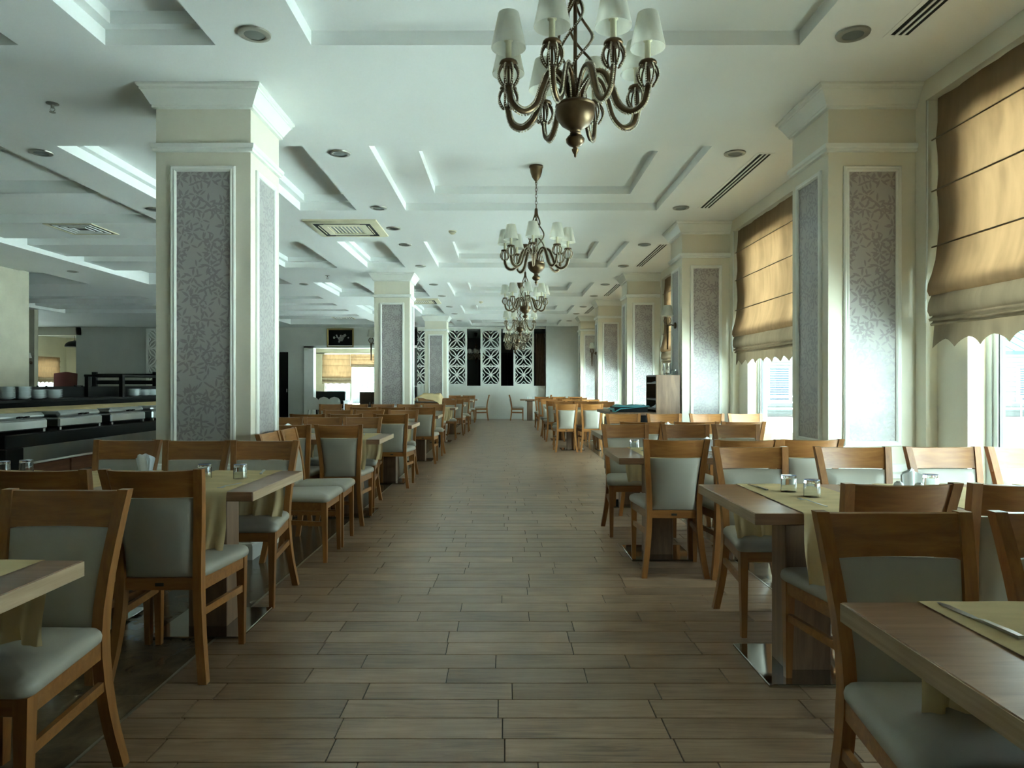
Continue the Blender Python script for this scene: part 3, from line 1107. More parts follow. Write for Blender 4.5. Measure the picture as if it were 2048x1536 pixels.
# ================================================================== CEILING FIXTURES
p = empty('downlight')
m = MB()
m.lathe([(0.062, -0.002), (0.062, -0.014), (0.075, -0.018), (0.096, -0.012), (0.1, -0.002)], 28)
m.build('ring', 'ring', p, 40)
MB().lathe([(0.0, -0.004), (0.064, -0.004), (0.064, -0.010), (0.03, -0.012), (0.0, -0.0125)], 24).build('lens', 'grille', p, 40)
DL = Kind(p)
p['category'] = 'downlight'
ylist = [3.88, 5.88, 7.69, 9.71, 11.45, 13.55, 15.3, 17.4, 19.1, 21.2]
SC = 1.0856
for i, y in enumerate(ylist):
    DL.put((-1.54, y * SC, ZC), 0, '%s round ceiling downlight in the row beside the free-standing columns' % ORD[i], 'ceiling downlights')
DL.put((-1.54, 8.69 * SC, ZC), 0, 'extra ceiling downlight close to the nearer cassette unit', 'ceiling downlights')
for i, y in enumerate(ylist):
    DL.put((2.127, y * SC, ZC), 0, '%s round ceiling downlight in the row beside the window-side columns' % ORD[i], 'ceiling downlights')
for i, y in enumerate((5.86, 7.75, 9.7, 11.6, 13.5)):
    DL.put((-4.3, y * SC, ZC), 0, '%s round ceiling downlight in the row over the buffet front' % ORD[i], 'ceiling downlights')
for i, (x, y) in enumerate(((-7.9, 7.6), (-8.2, 12.0), (-8.2, 16.8))):
    DL.put((x, y * SC, ZC), 0, '%s ceiling downlight far over the dim buffet side' % ORD[i], 'ceiling downlights')

for i, k in enumerate(range(-1, 4)):
    ya, yb2 = 6.4 + MOD * k, 8.37 + MOD * k
    e = empty('slot_diffuser', (2.42, (ya + yb2) / 2, ZC), 0, '%s long black air slot in the ceiling along the windows' % ORD[i], 'air vent', 'slot diffusers along the windows')
    hl = (yb2 - ya) / 2
    m = MB()
    frame_sweep(m, (-0.085, -hl - 0.02, 0), (1, 0, 0), (0, 1, 0), (0, 0, -1), 0.17, 2 * hl + 0.04, [(0, 0), (0, 0.004), (0.03, 0.004), (0.03, 0)])
    m.build('flange', 'ceil', e)
    MB().box(-0.056, -hl, -0.002, 0.056, hl, 0.0).build('cavity', 'slot', e)
    for s in (-1, 1):
        MB().box(s * 0.02 - 0.007, -hl, -0.008, s * 0.02 + 0.007, hl, -0.001).build('vane', 'ceil', e)


def cassette(x, y, label):
    e = empty('cassette_air_conditioner', (x, y, ZC), 0, label, 'air conditioner', 'ceiling cassette units')
    m = MB()
    frame_sweep(m, (-0.48, -0.48, 0), (1, 0, 0), (0, 1, 0), (0, 0, -1), 0.96, 0.96, [(0, 0), (0, 0.018), (0.05, 0.036), (0.10, 0.036), (0.10, 0.004)])
    m.build('surround', 'acplastic', e, 30)
    m = MB()
    frame_sweep(m, (-0.385, -0.385, 0), (1, 0, 0), (0, 1, 0), (0, 0, -1), 0.77, 0.77, [(0, 0.004), (0, 0.034), (0.075, 0.034), (0.075, 0.004)])
    m.build('outlet', 'slot', e)
    m = MB()
    frame_sweep(m, (-0.31, -0.31, 0), (1, 0, 0), (0, 1, 0), (0, 0, -1), 0.62, 0.62, [(0, 0.0), (0.005, 0.034), (0.09, 0.038), (0.09, 0.02), (0.6, 0.02)][:4])
    m.build('inner_frame', 'acplastic', e, 30)
    MB().box(-0.225, -0.225, -0.022, 0.225, 0.225, -0.002).build('grille', 'grille', e)
    for i in range(9):
        xx = -0.2 + i * 0.05
        MB().box(xx - 0.006, -0.222, -0.032, xx + 0.006, 0.222, -0.021).build('grille_bar', 'acplastic', e)
    for s in (0, 1, 2, 3):
        m = MB()
        m.box(-0.24, -0.338, -0.041, 0.24, -0.332, -0.034)
        o = m.build('louvre', 'acplastic', e)
        o.rotation_euler = (0, 0, s * pi / 2)


cassette(-2.17, 9.42, 'cream ceiling cassette air conditioner nearest the first free-standing column')
cassette(-2.17, 17.6, 'cream ceiling cassette air conditioner beyond the second free-standing column')


def square_vent(x, y, label):
    e = empty('square_vent', (x, y, 3.5), 0, label, 'air vent', 'square ceiling vents over the buffet side')
    for k in range(4):
        w = 0.34 - k * 0.075
        m = MB()
        frame_sweep(m, (-w, -w, 0), (1, 0, 0), (0, 1, 0), (0, 0, -1), 2 * w, 2 * w, [(0, 0.0), (0, 0.01), (0.018, 0.012), (0.05, -0.0)])
        m.build('louvre_ring', 'ceil' if k else 'acplastic', e)
    MB().box(-0.3, -0.3, -0.003, 0.3, 0.3, -0.001).build('cavity', 'slot', e)


square_vent(px(160, 9.8), 9.85, 'square louvred ceiling vent left of the nearest free-standing column')
square_vent(-6.2, 15.75 + 1.0, 'square louvred ceiling vent far over the dim seating')
square_vent(-5.4, 22.9, 'square louvred ceiling vent before the far wall picture')


def small_dev(name, x, y, label, kind):
    e = empty(name, (x, y, ZC), 0, label, 'detector' if kind else 'sprinkler')
    if kind:
        MB().lathe([(0.055, 0), (0.055, -0.012), (0.046, -0.02), (0.046, -0.03), (0.02, -0.048), (0.0, -0.05)], 16).build('housing', 'acplastic', e, 40)
        MB().lathe([(0.05, -0.018), (0.05, -0.023)], 16).build('slot_ring', 'grille', e)
    else:
        MB().lathe([(0.045, 0), (0.045, -0.004), (0.02, -0.01), (0.012, -0.012), (0.012, -0.035), (0.0, -0.035)], 14).build('escutcheon', 'ring', e, 40)
        MB().tube([(-0.012, 0, -0.035), (-0.02, 0, -0.05), (0, 0, -0.066), (0.02, 0, -0.05), (0.012, 0, -0.035)], 0.003, 5).build('yoke', 'ring', e)
        MB().lathe([(0.0, -0.064), (0.022, -0.066), (0.022, -0.069), (0.0, -0.07)], 12).build('deflector', 'ring', e)


D5 = 2.155 * 1375 / (770 - 462)
small_dev('smoke_detector', px(905, D5), D5, 'round smoke detector on the ceiling beside the second chandelier', 1)
D5 = 2.155 * 1375 / (770 - 603)
small_dev('smoke_detector', px(962, D5), D5, 'smoke detector far along the ceiling, left of the third chandelier', 1)
D5 = 2.155 * 1375 / (770 - 207)
small_dev('sprinkler', px(105, D5), D5, 'small ceiling sprinkler left of the nearest free-standing column', 0)
D5 = 2.155 * 1375 / (770 - 551)
small_dev('sprinkler', px(655, D5), D5, 'small ceiling sprinkler between the first and second free-standing columns', 0)


# ================================================================== CHANDELIERS
def catmull(ps, n):
    out = []
    P = [ps[0]] + list(ps) + [ps[-1]]
    for i in range(1, len(P) - 2):
        for k in range(n):
            t = k / n
            out.append(tuple(0.5 * (2 * P[i][a] + (P[i + 1][a] - P[i - 1][a]) * t + (2 * P[i - 1][a] - 5 * P[i][a] + 4 * P[i + 1][a] - P[i + 2][a]) * t * t
                                    + (3 * P[i][a] - P[i - 1][a] - 3 * P[i + 1][a] + P[i + 2][a]) * t ** 3) for a in range(len(ps[0]))))
    out.append(tuple(ps[-1]))
    return out


def cage_mesh(mb, c, r, h):
    for k in range(8):
        a = 2 * pi * k / 8
        pts = []
        for i in range(9):
            t = i / 8
            rr = 0.012 + (r - 0.012) * sin(pi * (0.08 + 0.84 * t)) ** 0.8
            pts.append((c[0] + rr * cos(a), c[1] + rr * sin(a), c[2] - h / 2 + h * t))
        mb.tube(pts, 0.0042, 5)


def shade_mesh(r0, r1, z0, z1, n=40):
    m = MB()
    rings = []
    for i in range(n * 2):
        a = 2 * pi * i / (n * 2)
        k = 1.0 + (0.012 if i % 2 else -0.004)
        rings.append([(r0 * k * cos(a), r0 * k * sin(a), z0), (r0 * k * cos(a), r0 * k * sin(a), z0 + 0.006), (r1 * k * cos(a), r1 * k * sin(a), z1)])
    bs = [m.pts(r) for r in rings]
    for i in range(len(bs)):
        a, b = bs[i], bs[(i + 1) % len(bs)]
        for j in range(2):
            m.face((a + j, b + j, b + j + 1, a + j + 1))
    return m


ch = empty('chandelier')
ch['category'] = 'chandelier'
ARMP = catmull([(0.022, 0.0), (0.04, 0.08), (0.085, 0.138), (0.138, 0.128), (0.172, 0.055), (0.205, -0.03), (0.262, -0.07), (0.318, -0.042), (0.338, 0.025), (0.338, 0.035)], 5)
# bowl, finial, rod, strands, neck, chain, canopy: heights from the bowl rim
MB().lathe([(0.0, 0.02), (0.04, 0.018), (0.05, 0.004), (0.088, 0.002), (0.094, -0.006), (0.09, -0.014), (0.094, -0.03), (0.088, -0.06), (0.065, -0.092), (0.035, -0.112), (0.024, -0.118)], 28).build('bowl', 'bronze', ch, 40)
MB().lathe([(0.024, -0.116), (0.026, -0.122), (0.022, -0.128), (0.026, -0.134), (0.022, -0.14), (0.034, -0.146), (0.044, -0.16), (0.042, -0.175), (0.03, -0.188), (0.012, -0.196), (0.01, -0.202), (0.017, -0.208), (0.014, -0.218), (0.006, -0.232), (0.006, -0.24), (0.0, -0.247)], 20).build('finial', 'bronze', ch, 40)
MB().tube([(0, 0, 0.0), (0, 0, 0.5)], 0.009, 8).build('rod', 'bronze', ch)
MB().lathe([(0.0, 0.58), (0.01, 0.58), (0.016, 0.57), (0.019, 0.52), (0.024, 0.50), (0.028, 0.49), (0.026, 0.482), (0.0, 0.48)], 16).build('neck', 'bronze', ch, 40)
for k in range(4):
    pts, rim = [], []
    for i in range(49):
        t = i / 48
        a = 2 * pi * k / 4 + 2.6 * pi * t * 0.55
        r = 0.022 + 0.066 * sin(pi * t ** 0.9) ** 1.1
        pts.append((r * cos(a), r * sin(a), 0.015 + 0.47 * t))
    o = MB().tube(pts, 0.0062, 6).build('spiral_strand', 'bronze', ch, 60)
    m = MB()
    for i in range(56):
        t = (i + 0.5) / 56
        a = 2 * pi * k / 4 + 2.6 * pi * t * 0.55
        r = 0.030 + 0.066 * sin(pi * t ** 0.9) ** 1.1
        m.octa((r * cos(a), r * sin(a), 0.015 + 0.47 * t), 0.0042)
    m.build('bead_strand', 'bead', o)
m = MB()
HC = 1.03
z = 0.585
i = 0
while z < HC - 0.19:
    pts = []
    for j in range(10):
        a = 2 * pi * j / 10
        q = (0.011 * cos(a), 0, z + 0.018 + 0.022 * sin(a)) if i % 2 else (0, 0.011 * cos(a), z + 0.018 + 0.022 * sin(a))
        pts.append(q)
    m.tube(pts, 0.0028, 5, False, True)
    z += 0.035
    i += 1
m.build('chain', 'bronze', ch, 60)
MB().lathe([(0.0, HC - 0.185), (0.006, HC - 0.185), (0.008, HC - 0.165), (0.02, HC - 0.155), (0.045, HC - 0.12), (0.062, HC - 0.07), (0.068, HC - 0.025), (0.075, HC - 0.018), (0.075, HC - 0.001), (0.0, HC - 0.001)], 24).build('canopy', 'bronze', ch, 40)
arm_me = MB().tube([(r, 0, z) for r, z in ARMP], 0.0125, 8).mesh('arm', 'bronze', 60)
m = MB()
for i in range(len(ARMP) - 1):
    (r0, z0), (r1, z1) = ARMP[i], ARMP[i + 1]
    ln = math.hypot(r1 - r0, z1 - z0)
    nb = max(1, round(ln / 0.0085))
    for k in range(nb):
        t = (k + 0.5) / nb
        r, z = r0 + (r1 - r0) * t, z0 + (z1 - z0) * t
        nx, nz = -(z1 - z0) / ln, (r1 - r0) / ln
        for s in (-1, 1):
            m.octa((r + nx * 0.015 * s, 0.007 * s, z + nz * 0.015 * s), 0.0056)
beads_me = m.mesh('bead_strand', 'bead')
m = MB()
cage_mesh(m, (0.338, 0, 0.083), 0.047, 0.1)
m.lathe([(0.0, 0.03), (0.016, 0.032), (0.012, 0.04), (0.006, 0.045), (0.006, 0.12), (0.0, 0.12)], 8, (0.338, 0, 0))
m.lathe([(0.012, 0.124), (0.038, 0.126), (0.042, 0.132), (0.038, 0.142), (0.018, 0.146), (0.0, 0.146)], 14, (0.338, 0, 0))
cage_me = m.mesh('bead_cage', 'bronze', 60)
m = MB()
for k in range(8):
    a0 = 2 * pi * k / 8
    for i in range(12):
        t = (i + 0.5) / 12
        rr = 0.005 + 0.012 + (0.047 - 0.012) * sin(pi * (0.08 + 0.84 * t)) ** 0.8
        m.octa((0.338 + rr * cos(a0), rr * sin(a0), 0.083 - 0.05 + 0.1 * t), 0.0046)
cbead_me = m.mesh('bead', 'bead')
cand_me = MB().lathe([(0.0135, 0.14), (0.0135, 0.232), (0.02, 0.234), (0.02, 0.238), (0.0, 0.24)], 12, (0.338, 0, 0)).mesh('candle_sleeve', 'candle', 40)
sh = shade_mesh(0.077, 0.046, 0.202, 0.357)
for i, v in enumerate(sh.v):
    sh.v[i] = (v[0] + 0.338, v[1], v[2])
shade_me = sh.mesh('lampshade', 'shade', 60)
for k in range(8):
    a = obj('arm', arm_me, ch)
    a.rotation_euler = (0, 0, 2 * pi * k / 8 + pi / 8)
    obj('bead_strand', beads_me, a)
    c = obj('bead_cage', cage_me, a)
    obj('cage_beads', cbead_me, a)
    obj('candle_sleeve', cand_me, a)
    obj('lampshade', shade_me, a)
CH = Kind(ch)
CHL = ['nearest bronze chandelier with pleated white shades, cut by the picture top', 'second bronze chandelier with white shades, hanging on its full chain',
       'third bronze chandelier down the aisle, below and behind the second', 'fourth bronze chandelier down the aisle, partly hidden by the third',
       'fifth bronze chandelier down the aisle, in front of the screens', 'last bronze chandelier before the lattice screens']
for k in range(6):
    if 3.215 + MOD * k > 24.5:
        break
    o = CH.put((0.325, 3.215 + MOD * k, Z2 - HC), 0.0 if k == 0 else 0.25 * k, CHL[k], 'chandeliers over the aisle')
o = CH.put((px(952, 28.4), 28.4, ZC - HC), 0.3, 'dark chandelier in the room behind the lattice screens', 'chandeliers over the aisle')


# ================================================================== SCONCES
def sconce_proto():
    s = empty('wall_sconce')
    s['category'] = 'wall lamp'
    # local: wall at y = 0, lamp sticks out to +x... mounted on a plane x = 0, sticking out towards -x
    MB().lathe([(0.0, 0.0), (0.03, 0.0), (0.045, 0.012), (0.04, 0.03), (0.02, 0.036), (0.0, 0.037)], 16).build('backplate', 'bronze', s, 40).rotation_euler = (0, -pi / 2, 0)
    MB().tube([(-0.03, 0, 0), (-0.07, 0, 0.01), (-0.11, 0, 0.0)], 0.009, 6).build('arm', 'bronze', s, 60)
    MB().lathe([(0.0, -0.33), (0.012, -0.325), (0.01, -0.31), (0.018, -0.02), (0.022, 0.0), (0.012, 0.012), (0.0, 0.012)], 12, (-0.12, 0, 0)).build('stem', 'bronze', s, 40)
    m = MB()
    cage_mesh(m, (-0.12, 0, 0.065), 0.05, 0.1)
    m.build('bead_cage', 'bronze', s, 60)
    MB().lathe([(0.012, 0.11), (0.014, 0.16), (0.0, 0.16)], 10, (-0.12, 0, 0)).build('candle_sleeve', 'candle', s, 40)
    sm = shade_mesh(0.08, 0.05, 0.13, 0.275)
    for i, v in enumerate(sm.v):
        sm.v[i] = (v[0] - 0.12, v[1], v[2])
    sm.build('lampshade', 'shade', s, 60)
    return s


SCN = Kind(sconce_proto())
for n, k in enumerate((1, 3)):
    SCN.put((RCX0, 4.98 + MOD * k + 0.31, 2.08), 0, 'bronze wall sconce on the side of the %s window-side column' % ORD[k], 'wall sconces')
SCN.put((LCX0, 4.98 + 2 * MOD + 0.31, 2.08), 0, 'bronze wall sconce on the far side of the second free-standing column', 'wall sconces')
SCN.put((-13.52, 19.6, 1.9), pi / 2, 'bronze wall sconce on the dark stone pier beyond the buffet', 'wall sconces')


# ================================================================== DINING CHAIRS
def stile_c(z):
    """half width (outer), y centre of the back post at height z"""
    K = [(0.0, 0.222, -0.235), (0.12, 0.204, -0.214), (0.25, 0.188, -0.197), (0.42, 0.180, -0.186), (0.52, 0.182, -0.190), (0.66, 0.192, -0.208), (0.80, 0.205, -0.238), (0.913, 0.2155, -0.268)]
    for (z0, a0, b0), (z1, a1, b1) in zip(K, K[1:]):
        if z <= z1:
            t = (z - z0) / (z1 - z0)
            return a0 + (a1 - a0) * t, b0 + (b1 - b0) * t
    return K[-1][1], K[-1][2]


def chair_parts():
    P = []   # (name, meshbuilder, mat, smooth)
    for s in (-1, 1):
        m = MB()
        rings = []
        for z in (0.0, 0.06, 0.12, 0.2, 0.3, 0.38, 0.46, 0.54, 0.64, 0.74, 0.84, 0.913):
            hw, yc = stile_c(z)
            w = 0.036
            dd = 0.034 + 0.012 * (1 - abs(z - 0.42) / 0.5) if z < 0.92 else 0.03
            ring = [(s * hw, yc - dd / 2), (s * (hw - w), yc - dd / 2), (s * (hw - w), yc + dd / 2), (s * hw, yc + dd / 2)]
            if s < 0:
                ring.reverse()
            rings.append([(a, b, z) for a, b in ring])
        m.loft(rings)
        P.append(('rear_leg', m, 'chair', 50))
    # curved top rail
    m = MB()
    rings = []
    for i in range(11):
        u = -1 + 2 * i / 10
        ring = []
        for z, dy in ((0.792, -0.011), (0.908, -0.011), (0.911, 0.0), (0.908, 0.011), (0.792, 0.011)):
            hw, yc = stile_c(z)
            ring.append((u * (hw - 0.034), yc + dy - 0.022 * (1 - u * u), z + 0.004 * (abs(u) ** 3 - 1) * (1 if z > 0.85 else 0)))
        rings.append(ring)
    m.loft(rings)
    P.append(('top_rail', m, 'rail', 50))
    # padded back
    m = MB()
    NU, NV = 10, 10
    def padpt(u, v, s):
        z = 0.442 + (0.787 - 0.442) * v
        hw, yc = stile_c(z)
        uu = -1 + 2 * u
        vv = -1 + 2 * v
        e = (1 - uu ** 8) * (1 - vv ** 8)
        t = 0.010 + 0.016 * e ** 0.5 + 0.006 * (1 - uu * uu) * (1 - vv * vv)
        return (uu * (hw - 0.038), yc + s * t - 0.02 * (1 - uu * uu) * (0.3 + 0.7 * v), z)
    m.grid(lambda u, v: padpt(u, v, 1), NU, NV)
    m.grid(lambda u, v: padpt(u, v, -1), NU, NV)
    n1 = (NU + 1) * (NV + 1)
    bd = [(i, 0) for i in range(NU)] + [(NU, j) for j in range(NV)] + [(i, NV) for i in range(NU, 0, -1)] + [(0, j) for j in range(NV, 0, -1)]
    for k in range(len(bd)):
        a = bd[k][0] * (NV + 1) + bd[k][1]
        b = bd[(k + 1) % len(bd)]
        b = b[0] * (NV + 1) + b[1]
        m.face((a, b, n1 + b, n1 + a))
    P.append(('backrest', m, 'leather', 60))
    m = MB()
    m.cbox(-0.148, -0.2, 0.384, 0.148, -0.176, 0.438, 0.003)
    P.append(('rear_rail', m, 'rail', None))
    m = MB()
    m.box(-0.018, -0.2025, 0.402, 0.018, -0.1995, 0.416)
    P.append(('tag', m, 'tag', None))
    for s in (-1, 1):
        m = MB()
        rings = []
        for z, w in ((0.0, 0.026), (0.2, 0.033), (0.40, 0.04), (0.43, 0.04)):
            xo, yo = s * (0.222 - 0.008 * (1 - z / 0.43)), 0.228
            a = [(xo, yo), (xo - s * w, yo), (xo - s * w, yo - w), (xo, yo - w)]
            if s < 0:
                a.reverse()
            rings.append([(p_, q_, z) for p_, q_ in a])
        m.loft(rings)
        P.append(('front_leg', m, 'chair', None))
    m = MB()
    m.cbox(-0.184, 0.198, 0.375, 0.184, 0.220, 0.43, 0.003)
    P.append(('front_apron', m, 'rail', None))
    for s in (-1, 1):
        m = MB()
        m.bar([(s * 0.166, -0.17, 0.405), (s * 0.206, 0.196, 0.405)], 0.022, 0.056)
        P.append(('side_apron', m, 'rail', None))
        m = MB()
        m.bar([(s * 0.172, -0.185, 0.285), (s * 0.203, 0.2, 0.275)], 0.018, 0.032)
        P.append(('stretcher', m, 'rail', None))
    # seat cushion
    m = MB()
    def outline(ins, z, n=10):
        pts = []
        corners = [(-0.19, -0.185), (0.19, -0.185), (0.236, 0.245), (-0.236, 0.245)]
        r = 0.045
        for ci, (cx, cy) in enumerate(corners):
            sx = 1 if cx > 0 else -1
            sy = 1 if cy > 0 else -1
            a0 = [pi, 1.5 * pi, 0, 0.5 * pi][ci]
            for k in range(6):
                a = a0 + (pi / 2) * k / 5
                rr = max(r - ins, 0.006)
                pts.append((cx - sx * r + rr * cos(a) - 0 * ins, cy - sy * r + rr * sin(a), z))
        if ins > r:
            f = 1 - (ins - r) / 0.2
            pts = [(p_[0] * f, 0.03 + (p_[1] - 0.03) * f, p_[2]) for p_ in pts]
        return pts
    rings = [outline(0.012, 0.43), outline(0.002, 0.44), outline(0.0, 0.455), outline(0.004, 0.468), outline(0.014, 0.478), outline(0.035, 0.486), outline(0.09, 0.492), outline(0.16, 0.495)]
    m.loft(rings)
    P.append(('seat', m, 'leather', 70))
    return P


proto = empty('dining_chair')
proto['category'] = 'chair'
for nm, m, mat, sm in chair_parts():
    m.build(nm, mat, proto, sm)
CHAIR = Kind(proto)
# distant chairs are a few pixels wide: one mesh
allm = MB()
slots = {'chair': 0, 'rail': 1, 'leather': 2, 'tag': 3}
for nm, m, mat, sm in chair_parts():
    b = allm.pts(m.v)
    allm.slot = slots[mat]
    for f in m.f:
        allm.face([b + i for i in f])
far_me = allm.mesh('dining_chair', ['chair', 'rail', 'leather', 'tag'], 50)
fp = obj('dining_chair', far_me)
fp['category'] = 'chair'
FARCHAIR = Kind(fp)

# ================================================================== TABLES
TZ = 0.76


def table_proto(w, dp=0.8):
    t = empty('dining_table')
    t['category'] = 'table'
    m = MB()
    m.cbox(-w / 2 + 0.001, -dp / 2 + 0.001, TZ - 0.046, w / 2 - 0.001, dp / 2 - 0.001, TZ, 0.0025)
    m.build('table_top', 'table', t)
    for s in (-1, 1):
        e = MB().box(s * w / 2 - 0.0012, -dp / 2 + 0.003, TZ - 0.044, s * w / 2 + 0.0012, dp / 2 - 0.003, TZ - 0.002)
        e.build('edge_band', 'tedge', t)
    MB().cbox(-0.16, -0.16, TZ - 0.075, 0.16, 0.16, TZ - 0.047, 0.003).build('support_frame', 'plate', t)
    MB().cbox(-0.1, -0.08, 0.012, 0.1, 0.08, TZ - 0.074, 0.003).build('pedestal', 'hutch', t)
    MB().cbox(-0.23, -0.23, 0.001, 0.23, 0.23, 0.014, 0.003).build('base_plate', 'mirror', t)
    return t


TABLE = Kind(table_proto(0.70))


def runner_proto(w=0.39, dp=0.8, seed=0, hang=0.27):
    rg = random.Random(seed)
    ph = [rg.uniform(0, 6) for _ in range(6)]
    S = []
    e = dp / 2
    n = 10
    for i in range(n):
        S.append((-(e + 0.006), TZ - hang * (1 - i / n), 1 - i / n))
    S += [(-(e + 0.004), TZ - 0.004, 0), (-(e - 0.004), TZ + 0.0025, 0)]
    for i in range(1, 8):
        S.append((-e + dp * i / 8, TZ + 0.0025, 0))
    S += [((e - 0.004), TZ + 0.0025, 0), ((e + 0.004), TZ - 0.004, 0)]
    for i in range(n):
        S.append(((e + 0.006), TZ - hang * (i + 1) / n, (i + 1) / n))
    ns = len(S) - 1

    def fn(u, t):
        y, z, h = S[round(t * ns)]
        x = (-0.5 + u) * w
        k = h ** 1.2
        rip = 0.014 * sin(x * 62 + ph[0] + h * 1.5) + 0.009 * sin(x * 112 + ph[1] + h * 3) + 0.014
        x2 = x * (1 - 0.08 * k) + 0.006 * sin(h * 5 + ph[2])
        sg = -1 if y < 0 else 1
        zz = z + (0.006 * sin(x * 18 + ph[3]) * k if h else 0.0006 * (1 + sin(x * 40 + y * 13 + ph[4])))
        return (x2, y + sg * rip * k * 1.1, zz)
    me = MB().grid(fn, 36, ns)
    return me


RUN = []
for s in range(3):
    o = runner_proto(seed=s + 1, hang=(0.27, 0.25, 0.28)[s]).build('table_runner', 'runner', None, 60)
    o['category'] = 'table runner'
    RUN.append(Kind(o))
SIDE = {1: 'on the window side', -1: 'on the buffet side'}
COLN = ['beside the aisle', 'in the middle', 'at the outer end']
SEAT = ['next to the aisle', 'second from the aisle', 'third from the aisle', 'fourth from the aisle', 'fifth from the aisle']
rt = [0]
jit = random.Random(11)


def row(side, n, y0, edge, ntab, near, ny, far, fy, step=0.705, run=True):
    """one row of joined tables with the chairs on its near and far sides"""
    rname = '%s row, %s' % (ORD[n], 'window side' if side > 0 else 'buffet side')
    grp = 'dining tables'
    for i in range(ntab):
        cx = edge + side * (0.35 + step * i)
        TABLE.put((cx, y0 + 0.4, 0), 0, 'wooden pedestal table %s, %s' % (COLN[i], rname), 'dining tables')
        if run:
            RUN[rt[0] % 3].put((cx + (0.03 if side > 0 else 0.04), y0 + 0.4, 0), 0, 'straw-yellow runner on the table %s, %s' % (COLN[i], rname), 'table runners')
            rt[0] += 1
    for ys_, xs_, f in ((ny, near, 1), (fy, far, -1)):
        for i, x in enumerate(xs_):
            K = CHAIR if ys_ < 14.5 else FARCHAIR
            a = (0 if f > 0 else pi) + jit.uniform(-0.035, 0.035)
            lab = 'wooden chair %s camera, %s, %s' % ('with back to' if f > 0 else 'facing', SEAT[i], rname)
            K.put((x, ys_ + f * 0.268 + (jit.uniform(-0.02, 0.02) if ys_ > 3 else 0), 0), a, lab, 'dining chairs')


row(1, 0, 0.80, 0.778, 2, [], 0, [1.075, 1.57], 1.92)
row(1, 1, 2.70, 0.98, 3, [1.416, 1.885], 2.47, [1.395, 1.972, 2.50, 2.95], 3.93)
row(1, 2, 4.755, 0.785, 2, [1.118, 1.555, 1.98], 4.46, [1.078, 1.605, 2.065], 6.2)
row(1, 3, 6.9, 0.96, 3, [1.32, 1.85, 2.3], 6.63, [1.446, 1.95, 2.47, 2.96], 8.47)
row(1, 4, 13.1, 0.95, 2, [1.14, 1.62], 12.9, [1.2, 1.68, 2.1], 14.6)
row(1, 5, 15.5, 0.92, 2, [1.1, 1.6, 2.05], 15.3, [1.08, 1.6, 2.1], 16.95)
row(1, 6, 19.3, 0.90, 2, [1.1, 1.6, 2.05], 19.1, [1.08, 1.6, 2.1], 20.8)
row(-1, 0, 1.18, -1.213, 2, [], 0, [-1.49], 2.33)
row(-1, 1, 3.245, -1.195, 3, [-1.488, -1.95], 2.88, [-1.53, -1.968, -2.43], 4.4)
row(-1, 2, 6.37, -1.17, 3, [-1.497, -1.96, -2.42], 6.14, [-1.574, -2.0, -2.46], 7.6)
row(-1, 3, 8.59, -1.175, 3, [-1.40, -1.95, -2.42], 8.4, [-1.45, -1.945, -2.38], 9.77)
row(-1, 4, 11.2, -1.10, 3, [-1.34, -1.81, -2.28], 11.0, [-1.335, -1.79, -2.27, -2.76, -3.24], 12.72)
row(-1, 5, 15.0, -1.10, 3, [-1.55, -2.05], 14.75, [-1.37, -1.85, -2.4], 16.3)
row(-1, 6, 17.4, -1.05, 2, [-1.26, -1.75], 17.2, [-1.2, -1.7, -2.2], 18.9)
row(-1, 7, 21.9, -1.05, 1, [-1.35], 21.7, [-1.25, -1.75], 23.4)
# two chairs standing sideways against the nearest free-standing column
CHAIR.put((-1.50, 5.10, 0), -pi / 2, 'wooden chair turned towards the aisle at the nearest column, nearer of two', 'dining chairs')
CHAIR.put((-1.50, 5.56, 0), -pi / 2 + 0.03, 'wooden chair turned towards the aisle at the nearest column, farther of two', 'dining chairs')
# last tables before the parapet
TABLE.put((-1.35, 24.6, 0), 0, 'pedestal table against the far parapet on the buffet side', 'dining tables')
TABLE.put((0.86, 24.6, 0), 0, 'pedestal table against the far parapet on the window side', 'dining tables')
FARCHAIR.put((-0.86, 24.6, 0), pi / 2, 'wooden chair in profile at the far parapet table on the buffet side', 'dining chairs')
FARCHAIR.put((0.40, 24.6, 0), -pi / 2, 'wooden chair in profile at the far parapet table on the window side, aisle end', 'dining chairs')
FARCHAIR.put((1.36, 24.6, 0), pi / 2, 'wooden chair in profile at the far parapet table, beside the pale panel', 'dining chairs')

